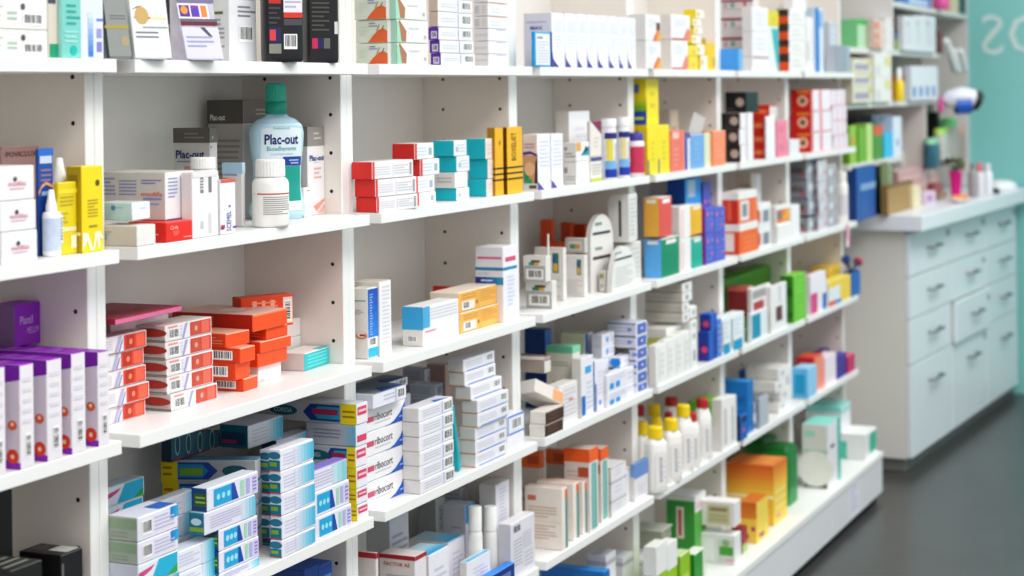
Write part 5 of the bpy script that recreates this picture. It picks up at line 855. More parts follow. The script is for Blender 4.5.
# fourth shelf, bay 5
gy = Sty('eeeeec', 'c6c2b8', 'b4b0a6', ('L','r',0,.0,1,.12,'a8a498'), ('L','r',.05,.4,.95,.5,'b8b4a8'), ('F','r',.3,.25,.6,.7,'a0a0a4'))
S('medicine_carton', '{o} greige carton with a white end, in the flat pile of bay five, fourth shelf', (647, 683, 692.5), [279, 290, 300.5, 311, 323], 'D', gy, z=LZ['D']+.098, d=.12) if 0 else None
S('medicine_carton', '{o} greige carton with a white end, in the flat pile of bay five', (647, 683, 692.5), [283, 293, 303, 313, .01], 'D', gy, z=zpx(683, 323.5, .01), d=.1)
for k_, y_ in ():
    C('medicine_carton', ('topmost', 'second-from-top', 'third-from-top', 'lowest')[k_]+' greige carton with a white end, in the flat pile of bay five', (647, 683, 692.5), (y_, .01), 'D', gy, z=zs_+.0235*(3-k_), d=.125, group='greige cartons in the flat pile')
wc = Sty('efeeec', 'd8d6d0', 'e6e4de', ('F','r',.3,.1,.36,.9,'d8d8d2'), ('F','n',.45,.2,.9,.8,4,'deded8'))
C('medicine_carton', 'broad white carton with an olive label, under the greige pile', (651, 667, 685), (329, .03), 'D', Sty('eeeeea', 'dcdad4', 'e6e4e0', ('L','r',.0,.55,.95,.8,'c4c468'), ('L','r',.0,.0,.4,.4,'8a9a5a')), d=.07)
ROW('medicine_carton', '{o} slim white carton in the front row beneath the greige pile', 652, [656.5, 665.5, 674, 682.5, 690.5], [346, 341, 337, 333], .004, 'D', wc, d=.02)
S('medicine_carton', '{o} grey-marked white carton in the narrow pile right of the greige pile', (688, 691.5, 697.5), [307, 319, 331, 343, .006], 'D', Sty('f0f0ee', 'dcdcda', None, ('F','r',.3,.3,.7,.7,'b4b4b6')), d=.03)
bp = [('L','r',.1,.1,.9,.6,'3a2a8a'), ('L','e',.6,.4,.009,.009,'d04a7a'), ('F','r',.1,.1,.5,.9,'2f6ac8')]
S('medicine_carton', '{o} blue carton with a pink speck, in the pile before the fifth divider', (698, 709, 715.5), [315, 332, .006], 'D', Sty('2456b4', '1c3f9c', '2f70cc', *bp), offs=[2, 0])
C('medicine_carton', 'lighter blue patterned carton right of the blue pile with the pink speck', (713, 717.5, 725), (320, .006), 'D', Sty('5a80d0', '3a62b8', '6a90d8', ('F','n',.1,.1,.9,.9,5,'8aa8e4')), d=.04)
# fourth shelf, bay 6
C('medicine_carton', 'bright green carton lying at the back left of bay six', (722, 736, 790), (277, .105), 'D', Sty('5a9a2c', '4f9a1a', '6cb030'), d=.05)
C('medicine_carton', 'carton with a maroon end, on the cyan-footed white cartons', (735, 748, 754), (287.5, .03), 'D', Sty('d8c4c4', '8a2a30', 'c06a60', ('L','r',0,.85,1,1,'d06a60')), z=LZ['D']+.062, d=.06)
C('medicine_carton', 'white carton with a grey top stripe and red label, on the cyan-footed cartons', (749, 752, 771), (289.5, .018), 'D', Sty('e9e4e4', 'd8cccc', None, ('F','r',.05,.62,.75,.9,'a8a0a0'), ('F','r',.08,.12,.62,.5,'a82e38')), z=LZ['D']+.062, d=.03)
cy = Sty('e8eef2', 'd2dce2', None, ('F','r',.15,.0,.85,.28,'1f9cc8'), ('F','n',.2,.4,.8,.9,4,'cfdae4'), ('F','r',0,.1,.1,.9,'8a9a9c'))
ROW('medicine_carton', '{o} white carton with a cyan foot, at the front of bay six, fourth shelf', 721, [722.5, 731.5, 744.5], [319, 316], .004, 'D', cy, d=.035)
C('medicine_carton', 'white carton with a large teal block, centre front of bay six', (749, 751.5, 768), (314, .006), 'D', Sty('e2eaee', 'cfdadf', None, ('F','r',.05,.08,.55,.92,'1893b4')), d=.035)
C('medicine_carton', 'upright white carton with a brown blot at the sixth divider', (768, 771.5, 787), (287, .006), 'D', Sty('ecebec', 'd6d2d0', None, ('F','r',.3,.2,.7,.52,'6a2f30'), ('F','r',.5,.6,.6,.95,'c8c8c8')), d=.04)
# fourth shelf, bay 7
S('medicine_carton', '{o} lime green carton of the pair at the left of the last bay', (787, 794, 806.5), [276, 301, .004], 'D', Sty('78c832', '3f8a28', '8ad04a', ('F','n',.2,.2,.8,.8,3,'8ad84a'), ('L','r',.1,.2,.9,.5,'2f6a24')), d=.04)
C('medicine_carton', 'magenta carton behind the white one with a pink foot', (803, 806.5, 812), (275, .03), 'D', Sty('c8287a', 'a02068'), d=.03)
C('medicine_carton', 'white carton with a magenta foot and a blue edge, in the last bay', (808.5, 811, 826.5), (276, .008), 'D', Sty('eeeaf0', 'dcd2da', None, ('F','r',.0,.0,.42,.52,'d83a8a'), ('F','r',.75,.0,1,.42,'2a6ac0')), d=.03)
C('medicine_carton', 'large yellow carton at the back of the last bay, fourth shelf', (796, 829, 843), (268, .06), 'D', Sty('f0c83a', 'e0b440', 'ecca5a', ('F','n',.2,.2,.8,.8,3,'f4dc6a')), d=.06)
C('medicine_carton', 'low yellow and white carton at the front right of the last bay', (826, 829, 851), (283, .004), 'D', Sty('f0d044', 'd8dce0', 'f4e070', ('F','r',0,.0,.5,.75,'e6ecf0'), ('F','r',0,.0,.3,.2,'d8503c'), ('F','r',.3,.0,.55,.18,'4a8ad0')), d=.04)
t = C('display_carton', 'slim blue carton at the very end of the fourth shelf', (849.5, 852, 860.5), (273, .002), 'D', Sty('1c68bc', '17509c', '0f3c80'), d=.03)
for x_, y_, cc, lb in ((846, 260, '2a4a90', 'dark blue'), (858, 262, 'b83a48', 'red')):
    P = on_y(x_, y_, SF+.02); mb = MB()
    q = t['ctr']; base_ = Vector((q[0]-.004+(x_-850)*.0012, q[1], t['top']-.0005)); tip = Vector((P.x, P.y, P.z))
    mb.tube([Vector((0, 0, 0)), (tip-base_)*.6, tip-base_], [.004, .0045, .008], mat('23386c'), 10); mb.loft([(.004, -.012), (.016, -.004), (.017, .004), (.004, .012)], mat(cc), 16, c=((tip-base_).x, (tip-base_).y)) if 0 else mb.tube([(tip-base_)*.96, (tip-base_)*1.0, (tip-base_)*1.18], [.009, .016, .012], mat(cc), 14)
    o = mb.build('display_wobbler', None, base_); tag(o, lb+' round-headed display stalk rising from the slim blue carton', 'display stalk')

# fifth shelf, bay 5: capped bottles
def cbottle(label, xc, wpx, ytop, ycap, ysh, capc, b, text=True, rot=-30):
    P = corner(xc, ytop, LZ['E'], b); sc = F_PX/((Vector(P)-CAM).dot(_f)); r = wpx/2/sc; h = height(P, ytop); hc = height(P, ycap); hs = height(P, ysh)
    t = thing('capped_bottle', label, 'bottle', vback(P, r*.8), math.radians(rot))
    mb = MB(); mb.loft([(r*.92, 0), (r, .004), (r, hs*.96), (r*.95, hs), (r*.8, hs+(hc-hs)*.5), (r*.7, hs+(hc-hs)*.85), (r*.66, hc)], mat('efeeea', .32), 36, ex=3.2, asp=.72); mb.build('bottle_body', t)
    mb = MB(); n = 30; vs = []
    for z_, q_ in ((hc+.0003, .68), (h-.003, .66), (h, .56)):
        for i in range(n): r_ = r*q_*(1+(.02 if i % 2 else -.02)); vs.append((r_*math.cos(2*math.pi*i/n), r_*math.sin(2*math.pi*i/n), z_))
    m = mat(capc, .35); mb.mesh(vs, [(j*n+i, j*n+(i+1) % n, (j+1)*n+(i+1) % n, (j+1)*n+i) for j in range(2) for i in range(n)], m); mb.face(vs[-n:], m); mb.build('cap', t)
    if text:
        mb = MB(); deco(mb, dict(F=(Vector((-r*.62, -r*.72-.0004, .012)), Vector((r*1.24, 0, 0)), Vector((0, 0, hs*.82-.012)), r*1.24, hs*.8)), [('F','r',0,0,1,1,'e6e4e2',0), ('F','r',.36,.15,.62,.85,'a8a8ac',1), ('F','n',.38,.2,.6,.8,7,'d8d8da'), ('F','n',.75,.2,.95,.8,4,'cfccd0')]); mb.build('label', t)
YC, RC = 'f2d21c', 'b82a2e'
cbottle('nearest white bottle with a yellow cap, at the front of bay five', 656, 23, 428, 440, 444, YC, .004)
cbottle('white bottle with a yellow cap, second along the front of bay five', 671.5, 21, 420, 431.5, 436, YC, .008)
cbottle('large white bottle with a yellow cap, third along the front of bay five', 684, 20, 406, 418, 426, YC, .014)
cbottle('yellow-capped white bottle tucked against the fourth divider', 643, 17, 423, 436, 440, YC, .075, False)
cbottle('yellow-capped white bottle behind the nearest one', 657, 16, 418, 430, 434, YC, .075, False)
cbottle('taller yellow-capped white bottle at the back of bay five', 655, 18, 405.5, 417, 425, YC, .12, False)
cbottle('red-capped white bottle in the back corner by the fourth divider', 640.5, 13, 406, 417, 422, RC, .15, False)
cbottle('red-capped white bottle at the back centre of bay five', 672, 19, 398.5, 407, 413, RC, .12, False)
cbottle('low red-capped white bottle between the two yellow-capped ones', 669, 12, 413, 421, 425, RC, .075, False)
cbottle('small white bottle with a red cap, fourth along the front of bay five', 692.5, 14.5, 413.5, 422, 427, RC, .010)
cbottle('large white bottle with a red cap, right end of the bottle row', 703, 18, 399.5, 409, 417, RC, .014)
C('medicine_carton', 'white carton with a green upper half beside the red-capped bottles', (704, 711, 723), (402, .035), 'E', Sty('ecedea', 'd6dcd0', '7cba48', ('F','r',0,.5,1,1,'7ab648'), ('L','r',0,.5,1,1,'6aa840'), ('F','r',.3,.1,.5,.4,'b8bcb4')), d=.06)
ROW('medicine_carton', '{o} white upright carton at the fifth divider, fifth shelf', 720, [722.5, 730, 737], [400, 398], .006, 'E', Sty('eeecea', 'd8d4d0', None, ('F','r',.3,.1,.6,.8,'c8c4c4')), d=.05)
# fifth shelf, bay 6
S('medicine_carton', '{o} strong blue carton of the pair at the left of bay six, fifth shelf', (725, 748, 754), [382, 404, .014], 'E', Sty('1c74bc', '1c7ec4', '2a90d0', ('L','r',.1,.1,.9,.3,'1668ac')), d=.085)
C('medicine_carton', 'blue carton at the back under the fourth shelf of bay six', (735, 752, 760), (371, .13), 'E', Sty('2468ac', '1a5c9c'), d=.04)
C('medicine_carton', 'small navy carton with a pink spot in front of the strong blue pair', (735.5, 741, 747.5), (416, .001), 'E', Sty('2a68b8', '23305a', None, ('F','c',.4,.4,.007,'e06a80'), ('F','r',.2,.7,.9,.9,'1c2a50')), d=.02) if 0 else C('medicine_carton', 'small navy carton with a pink spot in front of the strong blue pair', (735.5, 741, 747.5), (416, .0005), 'E', Sty('2a68b8', '23305a', None, ('F','c',.4,.4,.007,'e06a80'), ('F','r',.2,.7,.9,.9,'1c2a50')), d=.0125)
S('medicine_carton', '{o} flat white carton in the wide pile at the right of bay six', (748, 779, 790), [369, 381, 392, 403, .02], 'E', Sty('f0f0f0', 'd8d6d2', 'dedcd8', ('L','r',0,0,1,.12,'bcbab4'), ('F','r',.2,.3,.5,.7,'c8c8ca')), offs=[0, -3, 2, 0], d=.1)
C('medicine_carton', 'small grey-blue carton before the flat white pile of bay six', (754, 760, 769), (399, .004), 'E', Sty('b8c0c8', '8f9cac', 'a8b4c0'), d=.012)
# fifth shelf, bay 7
C('medicine_carton', 'light blue carton with a cyan end, at the left of the last bay', (793, 804.5, 813.5), (371, .004), 'E', Sty('9acff0', '6ab8e4', 'b0dcf2', ('L','r',.15,.15,.8,.8,'1a9cc8')), d=.05)
C('medicine_carton', 'scarlet carton with an orange front, right of the light blue carton', (803, 815, 825.5), (358, .02), 'E', Sty('f08a6a', 'd02a3a', 'e8603c', ('F','r',.2,.1,.8,.9,'f09a80')), d=.06)
C('medicine_carton', 'white and pink carton right of the scarlet carton', (822, 826, 836.5), (357.5, .012), 'E', Sty('f2e4ee', 'e0ccd8'), d=.04)
C('medicine_carton', 'indigo carton right of the white and pink one', (834, 837.5, 846.5), (357, .01), 'E', Sty('4a2f98', '3a2478', '5a3fa8'), d=.04)
C('medicine_carton', 'crimson carton at the end of the fifth shelf', (845, 848, 855), (357, .006), 'E', Sty('c8286a', 'a81c50', 'e0507a'), d=.04)
C('medicine_carton', 'dark purple carton behind the scarlet carton', (801, 817, 838), (355, .1), 'E', Sty('4a2a78', '3f2466', '5a3480'), d=.03)

# base shelf, bay 5
FB = -.105
C('medicine_carton', 'tall green carton with a white top band on the base of bay five', (667, 695.5, 706.5), (497, 566), 'F', Sty('5ab04a', '3f9440', 'eceaee', ('F','r',0,.76,1,1,'e8e6ea'), ('L','r',.0,.93,1,1,'d4d8d0'), ('L','r',.35,.38,.62,.84,'dcd4c8',2), ('L','r',.42,.42,.54,.8,'b85a50',3), ('F','p',((0,.3),(1,.5),(1,.2),(0,.05)),'6cc05a'), ('F','n',.1,.8,.8,.9,2,'e090a0')))
lm = [('F','r',0,.62,1,1,'ececea'), ('L','r',0,.62,1,1,'dcdcd8'), ('F','r',.1,.1,.9,.4,'b8d83a')]
ROW('medicine_carton', '{o} lime carton with a white top, front of the base in bay five', 652, [656.5, 668, 678], [548, 545.5], -.03, 'F', Sty('9ac81e', '7aa818', 'e6e6e2', *lm), d=.03)
C('medicine_carton', 'small lime carton between the white-topped pair and the dark green one', (677, 681, 691), (557, -.035), 'F', Sty('96c424', '7aa41c', 'c8d8a8', ('F','r',.1,.2,.8,.6,'b4d850')), d=.03)
C('medicine_carton', 'small dark green carton with a pale edge below the tall green one', (688, 695, 705.5), (555, -.04), 'F', Sty('3a9a3c', '1f7a30', 'e4e8dc', ('F','r',.75,.0,1,1,'d8e4cc')), d=.03)
C('medicine_carton', 'white carton with a green label under the beige-labelled one', (707, 735, 741.5), (536, -.045), 'F', Sty('e6e6e6', 'dcdcda', 'f0f0ee', ('L','r',.5,.08,.98,.85,'c8cec4'), ('L','r',.55,.3,.95,.6,'4f9c3c',2), ('L','c',.74,.72,.01,'8ab07a'), ('L','r',.05,.1,.4,.85,'e8e6e8'), ('L','r',.75,.1,.95,.2,'e0a0b0')), d=.1)
C('medicine_carton', 'white carton with a beige label on the green-labelled carton', (706.5, 734.5, 741), (503, -.042), 'F', Sty('e8e6e4', 'dedad6', 'f0eeec', ('L','r',.18,.1,.86,.86,'c4bc98',1), ('L','r',.25,.62,.78,.74,'8a7e58',2), ('L','n',.25,.2,.78,.5,2,'a89c74')), z=LZ['F']+.094, d=.1)
C('medicine_carton', 'narrow maroon carton with a green foot beside the beige-labelled carton', (740, 742.5, 747.5), (529, -.03), 'F', Sty('9c2430', '7a1c28', None, ('F','r',0,0,1,.35,'a8c878')), d=.03)
# clear plastic trays beside the fourth divider
for k_, (ya, nm_) in enumerate(((503, 'upper'), (533, 'lower'))):
    P0 = corner(660, 560, LZ['F'], .06); w_, d_, h_ = .075, .13, .075
    mb = MB(); m = mat('c9cabc', .12, .05, 20, spec=.6, alpha=.42)
    for a in ((-w_/2, w_/2, -d_/2, -d_/2+.002, .002, h_), (-w_/2, w_/2, d_/2-.002, d_/2, .002, h_), (-w_/2, -w_/2+.002, -d_/2, d_/2, .002, h_), (w_/2-.002, w_/2, -d_/2, d_/2, .002, h_), (-w_/2, w_/2, -d_/2, d_/2, 0, .002)): mb.box(*a, m, b=.0004)
    mb.box(-w_/2-.003, w_/2+.003, -d_/2-.003, d_/2+.003, h_, h_+.004, mat('d6d8cc', .15, .05, 20, alpha=.6), b=.001)
    o = mb.build('clear_tray', None, (P0.x-.02, P0.y+.04, LZ['F']+(1-k_)*.0795)); tag(o, nm_+' clear plastic tray stacked on the base beside the fourth divider', 'tray', 'stacked clear plastic trays')
# base shelf, bay 6: orange and yellow packs, green bags
def pack(name, label, xs, ys, st, top, bulge=.012, rx=4.5, d=None, cat='pack', group=None):
    xl, xm, xr = xs; P = corner(xm, ys[0], LZ['F'], ys[1]); w = along(P, 1, 0, xr); d = d or min(along(P, 0, 1, xl), .18-P.y); h = height(P, ys[0])
    mb = MB(); n = 48; m0, m1, m2 = (mat(c, .35, .12, 25) for c in st)
    def ring(s, z): return [(abs(math.cos(t))**(2/9)*math.copysign(1, math.cos(t))*w/2*s, abs(math.sin(t))**(2/9)*math.copysign(1, math.sin(t))*d/2*s, z) for t in (2*math.pi*(i+.5)/n for i in range(n))]
    lv = [(.97, 0, m0), (1, .006, m0), (1+bulge, h*.3, m0), (1+bulge, h*top, m1), (1, h*.92, m1), (.9, h*.98, m2), (.6, h, m2)]
    rings = [ring(s, z) for s, z, _ in lv]
    for j in range(len(lv)-1): mb.mesh(rings[j]+rings[j+1], [(i, (i+1) % n, n+(i+1) % n, n+i) for i in range(n)], lv[j+1][2] if j else m0, True)
    mb.face(rings[0][::-1], m0); mb.face(rings[-1], m2)
    fr = frames(w*.9, d*.9, h, .0008+w*.05+.003)
    return mb, t_place(mb, name, label, cat, group, P, w, d), w, d, h
def t_place(mb, name, label, cat, group, P, w, d):
    o = mb.build(name, None, (P.x+w/2, P.y+d/2, P.z)); return tag(o, label, cat, group)
C('medicine_carton', 'large yellow pack with an orange upper third on the base of bay six', (727, 774, 787.5), (466, 526.5), 'F', Sty('f0cf4a', 'e8b93c', 'e08a44', ('L','g',0,.5,1,1,'f4cc4a','d8662a',6), ('L','r',0,.44,1,.5,'f6eab8',2), ('F','g',0,.6,1,1,'f4cc4a','dc742c',5), ('T','g',.1,.1,.9,.9,'e8a05a','d8702c',4), ('L','r',.5,.12,.6,.18,'b03a6a',3), ('L','r',.78,.3,.9,.36,'b03a6a',3), ('F','r',.2,.1,.5,.16,'d8a0a8',2), ('F','n',.1,.2,.9,.6,3,'f4e08a'))) 
C('medicine_carton', 'smaller yellow pack with an orange top in front of the large one', (726, 757, 769), (503, -.035), 'F', Sty('f0d45c', 'ecc450', 'd07830', ('L','g',0,.6,1,1,'e08a34','cc6828',4), ('L','r',.35,.12,.55,.22,'b03a6a',2), ('L','r',.7,.3,.9,.4,'b03a6a',2), ('F','r',.2,.1,.6,.2,'b03a6a',2)), d=.05)
for nm_, xs_, ys_, dd_ in (('right', (768, 789, 799), (448, .0), .09), ('left', (742, 766, 778), (440, .09), .07)):
    pack('green_bag', nm_+' of the big dark green bags behind the orange and yellow packs', xs_, ys_, ('148a3c', '128038', '0f6a2c'), .75, group='big dark green bags', d=dd_)
# base shelf, bay 7
C('medicine_carton', 'large white box with a round dish picture and mint edge in the last bay', (802.5, 828.5, 841), (425.5, 489), 'F', Sty('eae8ec', 'd4d4cc', '8cd8cc', ('F','r',.75,.0,1,1,'5ac0b0'), ('L','c',.5,.3,.055,'e4e4dc'), ('L','r',0,.55,1,.6,'a8c8b8'), ('L','r',.1,.8,.5,.9,'a4d4c0'), ('L','r',.05,.0,.95,.07,'6a6a66'), ('F','r',.2,.6,.5,.66,'6a6a78')))
C('medicine_carton', 'tallest white box with a mint top behind the round-dish box', (816, 845, 854.5), (405, .03), 'F', Sty('e6e6ea', 'd2d4d6', '90dcd4', ('F','r',0,.85,1,.95,'a0dcd4'), ('F','r',.2,.3,.6,.4,'5a7aa8'), ('L','r',0,.88,1,1,'8ad4cc')), d=.12)
C('medicine_carton', 'low white box with a mint patch at the end of the base shelf', (855, 866, 877), (435, -.055), 'F', Sty('e9ebea', 'dcdedd', 'eef0ee', ('F','r',.35,.15,.95,.9,'4cb89c'), ('L','r',0,.0,.25,.7,'5ac0a8')), d=.09)
mb = MB(); x_ = 6*W+.27
mb.box(-.06, .06, -.0008, 0, -.06, .06, mat('e9e8f0', .5, .03)); deco(mb, dict(F=(Vector((-.055, -.0012, -.055)), Vector((.11, 0, 0)), Vector((0, 0, .11)), .11, .11)), [('F','n',.1,.1,.9,.9,6,'c2c0d4')])
o = mb.build('paper_notice', None, (x_, -.1245, -1.345)); tag(o, 'white paper notice taped to the base drawer of the last bay', 'notice')

# ================================================================== drawer counter, far shelves, sign
a = math.radians(-3.2); ca, sa = math.cos(a), math.sin(a)
CB, CT = -1.39, -.508          # foot and top of the counter
P = on_z(912, 460, CB); w1, w2, w3 = (along(P, ca, sa, x) for x in (953.5, 988.5, 1019.5))
cn = thing('drawer_counter', 'white counter with three columns of handled drawers at the end of the shelving', 'counter', (P.x, P.y, FLOOR), a)
oz = -FLOOR; zt = CT-.058+oz; zb = CB+oz
wm = mat('e4e6e4', .4, .02, 6); side = mat('dcdad4', .4, .02, 6); fm = mat('dfe6ea', .35, .02, 6); dk = mat('5c6266', .5)
mb = MB(); mb.box(0, w3, .018, .31, zb, zt-.0005, side); mb.build('carcass', cn)
mb = MB(); mb.box(.02, w3, .03, .30, .0005, zb-.0005, mat('777a78', .5)); mb.build('toe_kick', cn)
mb = MB(); mb.box(-.045, w3+.01, -.062, .32, zt, CT+oz, mat('e6e9ee', .3, .02, 6), b=.003); mb.build('worktop', cn)
hs = [.157, .154, .163]; tot = zt-zb
for ci, (xa, xb) in enumerate(((0, w1), (w1, w2), (w2, w3))):
    z1 = zt-.012
    for ri in range(4):
        z0 = z1-hs[ri] if ri < 3 else zb+.002
        out = -.018 if (ci == 1 and ri == 2) else 0
        mb = MB(); mb.box(xa+.006, xb-.004, out, out+.017, z0+.002, z1-.002, fm, b=.002)
        if out: mb.box(xa+.012, xb-.010, out+.017, .016, z0+.006, z1-.03, wm)
        df = mb.build('drawer_front', cn)
        mb = MB(); xc = (xa+xb)/2+.02; hz = (z0+z1)/2+.01 if ri < 3 else z1-.085; hl = (xb-xa)*.24
        mb.tube([(xc-hl/2, out, hz), (xc-hl/2, out-.022, hz), (xc+hl/2, out-.022, hz), (xc+hl/2, out, hz)], .0055, mat('8f989c', .25, metal=.8), 8)
        mb.build('handle', df)
        if ri == 0 or ci == 1:
            mb = MB(); mb.tube([(xb-.05, out-.006, z1-.035), (xb-.05, out, z1-.035)], .011, mat('9aa2a6', .3, metal=.6), 12); mb.build('key_lock', df)
        z1 = z0
# far shelf unit above the counter
FY = -.025
def fp(x, y, Y=FY): return on_y(x, y, Y)
X0 = 7*W+.004; X1 = 7.046
sh = thing('wall_shelf_unit', 'white wall shelf unit crowded with goods above the drawer counter', 'shelf unit', ((X0+X1)/2, 0, CT+.002))
ox = -(X0+X1)/2; oz2 = -(CT+.002)
wmx = mat('dedcd8', .4, .02, 9)
XM = fp(943, 55).x; XP = fp(893, 30).x; XQ = fp(926, 140).x
Z1, Z2, Z3, Z4 = fp(930, 8).z, fp(920, 52).z, fp(900, 101).z, fp(878, 160).z
for x_ in (X1-.018, XP):
    mb = MB(); mb.box(x_+ox, x_+.018+ox, FY+.002, .19, (Z1-.02 if x_ == XP else 0)+(oz2 if x_ == XP else 0) if 0 else (Z2+oz2+.0005 if x_ == XP else 0), .42+oz2, wmx); mb.build('side_panel', sh)
mb = MB(); mb.box(XQ+ox, XQ+.02+ox, FY+.002, .19, 0, Z3-.0205+oz2, mat('d8d0ca', .4)); mb.build('side_panel', sh)
mb = MB(); mb.box(X0+ox, X1+ox, .19, .2, 0, .42+oz2, mat('8f8a80', .5, .05)); mb.build('back_panel', sh)
for z_, xa, xb in ((Z1, XP+.0185, X1-.0185), (Z2, X0, XM), (Z3, X0, XM), (Z4, X0, fp(902, 160).x)):
    mb = MB(); mb.box(xa+ox, xb+ox, FY, .189, z_-.02+oz2, z_+oz2, wmx); mb.build('shelf', sh)
def FC(name, label, xs, ys, z, st, b=.006, d=.06, group=None, cat='box', rot=0):
    return C(name, label, xs, (ys, b+.03), 'A', st, z=z, d=d, group=group, cat=cat, rot=rot)
# top
FC('blue_box', 'long blue box on the highest shelf above the counter', (890, 898, 931), -12, Z1, Sty('4a7ac4', '3a62a8', None, ('F','r',.3,.1,.9,.5,'c4d4ea')))
FC('cream_box', 'cream box on the highest shelf, right of the pink pot', (949, 951, 959), -6, Z1, Sty('e2cfae', 'c8b494'))
FC('teal_box', 'dark teal box at the right end of the highest shelf', (958, 960, 973), -8, Z1, Sty('2f6a74', '204a54', None, ('F','r',.2,.2,.5,.8,'16363c')), d=.05)
def tub(name, label, x, yt, z, b, rpx, col, cap=None, capy=None, cat='bottle', part='cap'):
    P = corner(x, yt, z, b); sc = F_PX/((Vector(P)-CAM).dot(_f)); r = rpx/sc; h = height(P, capy if capy else yt)
    t = thing(name, label, cat, vback(P, r)); mb = MB(); mb.loft([(r*.9, 0), (r, .005), (r, h*.85), (r*.7, h*.97), (r*.5, h)], mat(col, .35), 24); mb.build('body', t)
    if cap: ht = height(P, yt); mb = MB(); mb.loft([(r*.55, h+.0003), (r*.55, ht-.002), (r*.45, ht)], mat(cap, .4), 20); mb.build(part, t)
    return t
tub('pink_pot', 'pink and white pot on the highest shelf above the counter', 941, -8, Z1, .01, 8, 'd85a9c', 'e8a8cc', -4, 'pot', 'lid')
# second
FC('green_topped_box', 'white box with a bright green top, at the left of the far shelves', (854, 858, 872), 19, Z2, Sty('b8dcb8', '7ac48a', '3ac05a', ('F','r',0,.82,1,1,'2fb84c'), ('F','r',.6,.0,1,.82,'5ccc7a')))
S('medicine_carton', '{o} pale pink carton with an orange blot on the far shelves', (871, 874, 886), [19, 30, 40, .01], 'A', Sty('e4cfc8', 'cdb8b0', None, ('F','r',.0,.1,.5,.8,'e09a80')), z=Z2, d=.06)
FC('white_carton', 'white carton right of the pale pink pile on the far shelves', (883, 886, 894), 18, Z2, Sty('e6e6e8', 'cfcfd0'))
FC('colourful_carton', 'small blue and lime carton by the panel of the far shelves', (893, 895, 903), 32, Z2, Sty('8ab43c', '2a4a90', 'c06a9c', ('F','r',0,.6,.6,1,'2a4a8c'), ('F','c',.6,.35,.012,'c8d84a')))
FC('pink_carton', 'small mauve carton with a yellow top above the blue and lime one', (896, 898, 904), 18, Z2, Sty('c08ab0', 'a07090', 'd4c850'), b=.05)
fr_ = Sty('e4e5ea', 'cfd0d4', None, ('F','n',.2,.2,.8,.9,6,'d2d3da'), ('F','r',.3,.75,.45,.83,'a0a0a8'))
ROW('ring_binder', '{o} white lined binder box on the far shelves', 902, [904, 914, 923, 936], [16, 15.5, 15], .01, 'A', fr_, z=Z2, d=.1)
FC('dark_red_box', 'dark red box right of the white binder boxes', (936, 938, 943), 30, Z2, Sty('7a3a34', '5a2a28'))
for k_, (xa, ya, xb, yb_) in enumerate(((946, 40, 955, 70), (953, 50, 959, 72), (960, 50, 965, 71))):
    A = on_y(xa, ya, -.06); B = on_y(xb, yb_, -.06); mb = MB(); mb.tube([B-B, (A-B)*.95, A-B], [.016, .016, .012], mat('e6e8e6', .4), 12)
    o = mb.build('poster_roll', None, B); tag(o, ('first', 'second', 'third')[k_]+' white paper roll from the left in the rack beside the far shelves', 'paper roll', 'white paper rolls')
rk = thing('roll_rack', 'grey wire rack holding the white paper rolls at the far end', 'rack', (fp(957, 90).x, .06, CT+.002))
bx_ = fp(955, 90).x
mb = MB()
for sx in (-.12, -.04, .04, .12): mb.tube([(sx, .05, 0), (sx, .05, .55)], .006, mat('77766e', .4), 8)
mb.build('upright', rk)
mb = MB()
for z_ in (.12, .25, .40): mb.box(-.13, .13, -.04, .07, z_, z_+.008, mat('8a8880', .4))
mb.build('tray', rk)
# third
S('medicine_carton', '{o} beige printed carton at the left of the lower far shelf', (850, 853, 873), [58, 73, 86, .01], 'A', Sty('ded8c4', 'c8c2ae', None, ('F','r',.1,.25,.8,.6,'a8a0b8'), ('F','r',.75,.6,1,.9,'d0cc7a')), z=Z3, d=.06)
S('medicine_carton', '{o} white carton with a yellow dab, second pile on the lower far shelf', (872, 875, 892), [54, 77, .012], 'A', Sty('eceae6', 'd4d0cc', None, ('F','r',.6,.5,.95,.9,'e4dc9a'), ('F','r',.1,.1,.3,.5,'d8d4da')), z=Z3, d=.06)
tub('yellow_bottle', 'yellow bottle with a white top on the lower far shelf', 899, 68, Z3, .008, 5.2, 'f0d024', 'f0f0e8', 80)
FC('red_blue_box', 'blue box with a red edge right of the yellow bottle', (903, 904.5, 911), 76, Z3, Sty('2f60b4', 'd05a4a', None, ('F','r',0,0,.25,1,'d8604a')))
ROW('medicine_carton', '{o} white carton with a small blue mark on the lower far shelf', 910, [911.5, 918, 924.5, 931, 937, 943], 66, .008, 'A', Sty('e6e8ee', 'cfd4dc', None, ('F','r',.2,.1,.7,.4,'6a92cc')), z=Z3, d=.08)
# fourth
for k_, (xs_, yt_, f_, l_, lb) in enumerate((((847, 850, 857), 126, '9ac43a', '6a9428', 'yellow-green carton with an orange flower at the left of the lowest far shelf'), ((856, 859, 866), 128, '7ab42a', '5a8c20', 'leaf green carton second on the lowest far shelf'), ((864, 867, 873), 124, 'c4e08a', '9abc60', 'pale lime carton third on the lowest far shelf'), ((871, 874, 883), 126, '5a9a3c', '3f7428', 'green carton with a red top on the lowest far shelf'), ((882, 884.5, 894), 133, '4ac0ea', '2a9cc8', 'cyan carton on the lowest far shelf'))):
    FC('medicine_carton', lb, xs_, yt_, Z4, Sty(f_, l_, None, *([('F','r',0,.72,1,1,'e0603c')] if k_ == 3 else [('F','c',.4,.6,.018,'e8904a')] if k_ == 0 else [])), d=.05)
FC('medicine_carton', 'white carton with a blue dot at the right end of the lowest far shelf', (891, 893.5, 902), 117, Z4, Sty('e2e8f4', 'c4cee0', None, ('F','c',.5,.35,.014,'2f60b8')), d=.05)
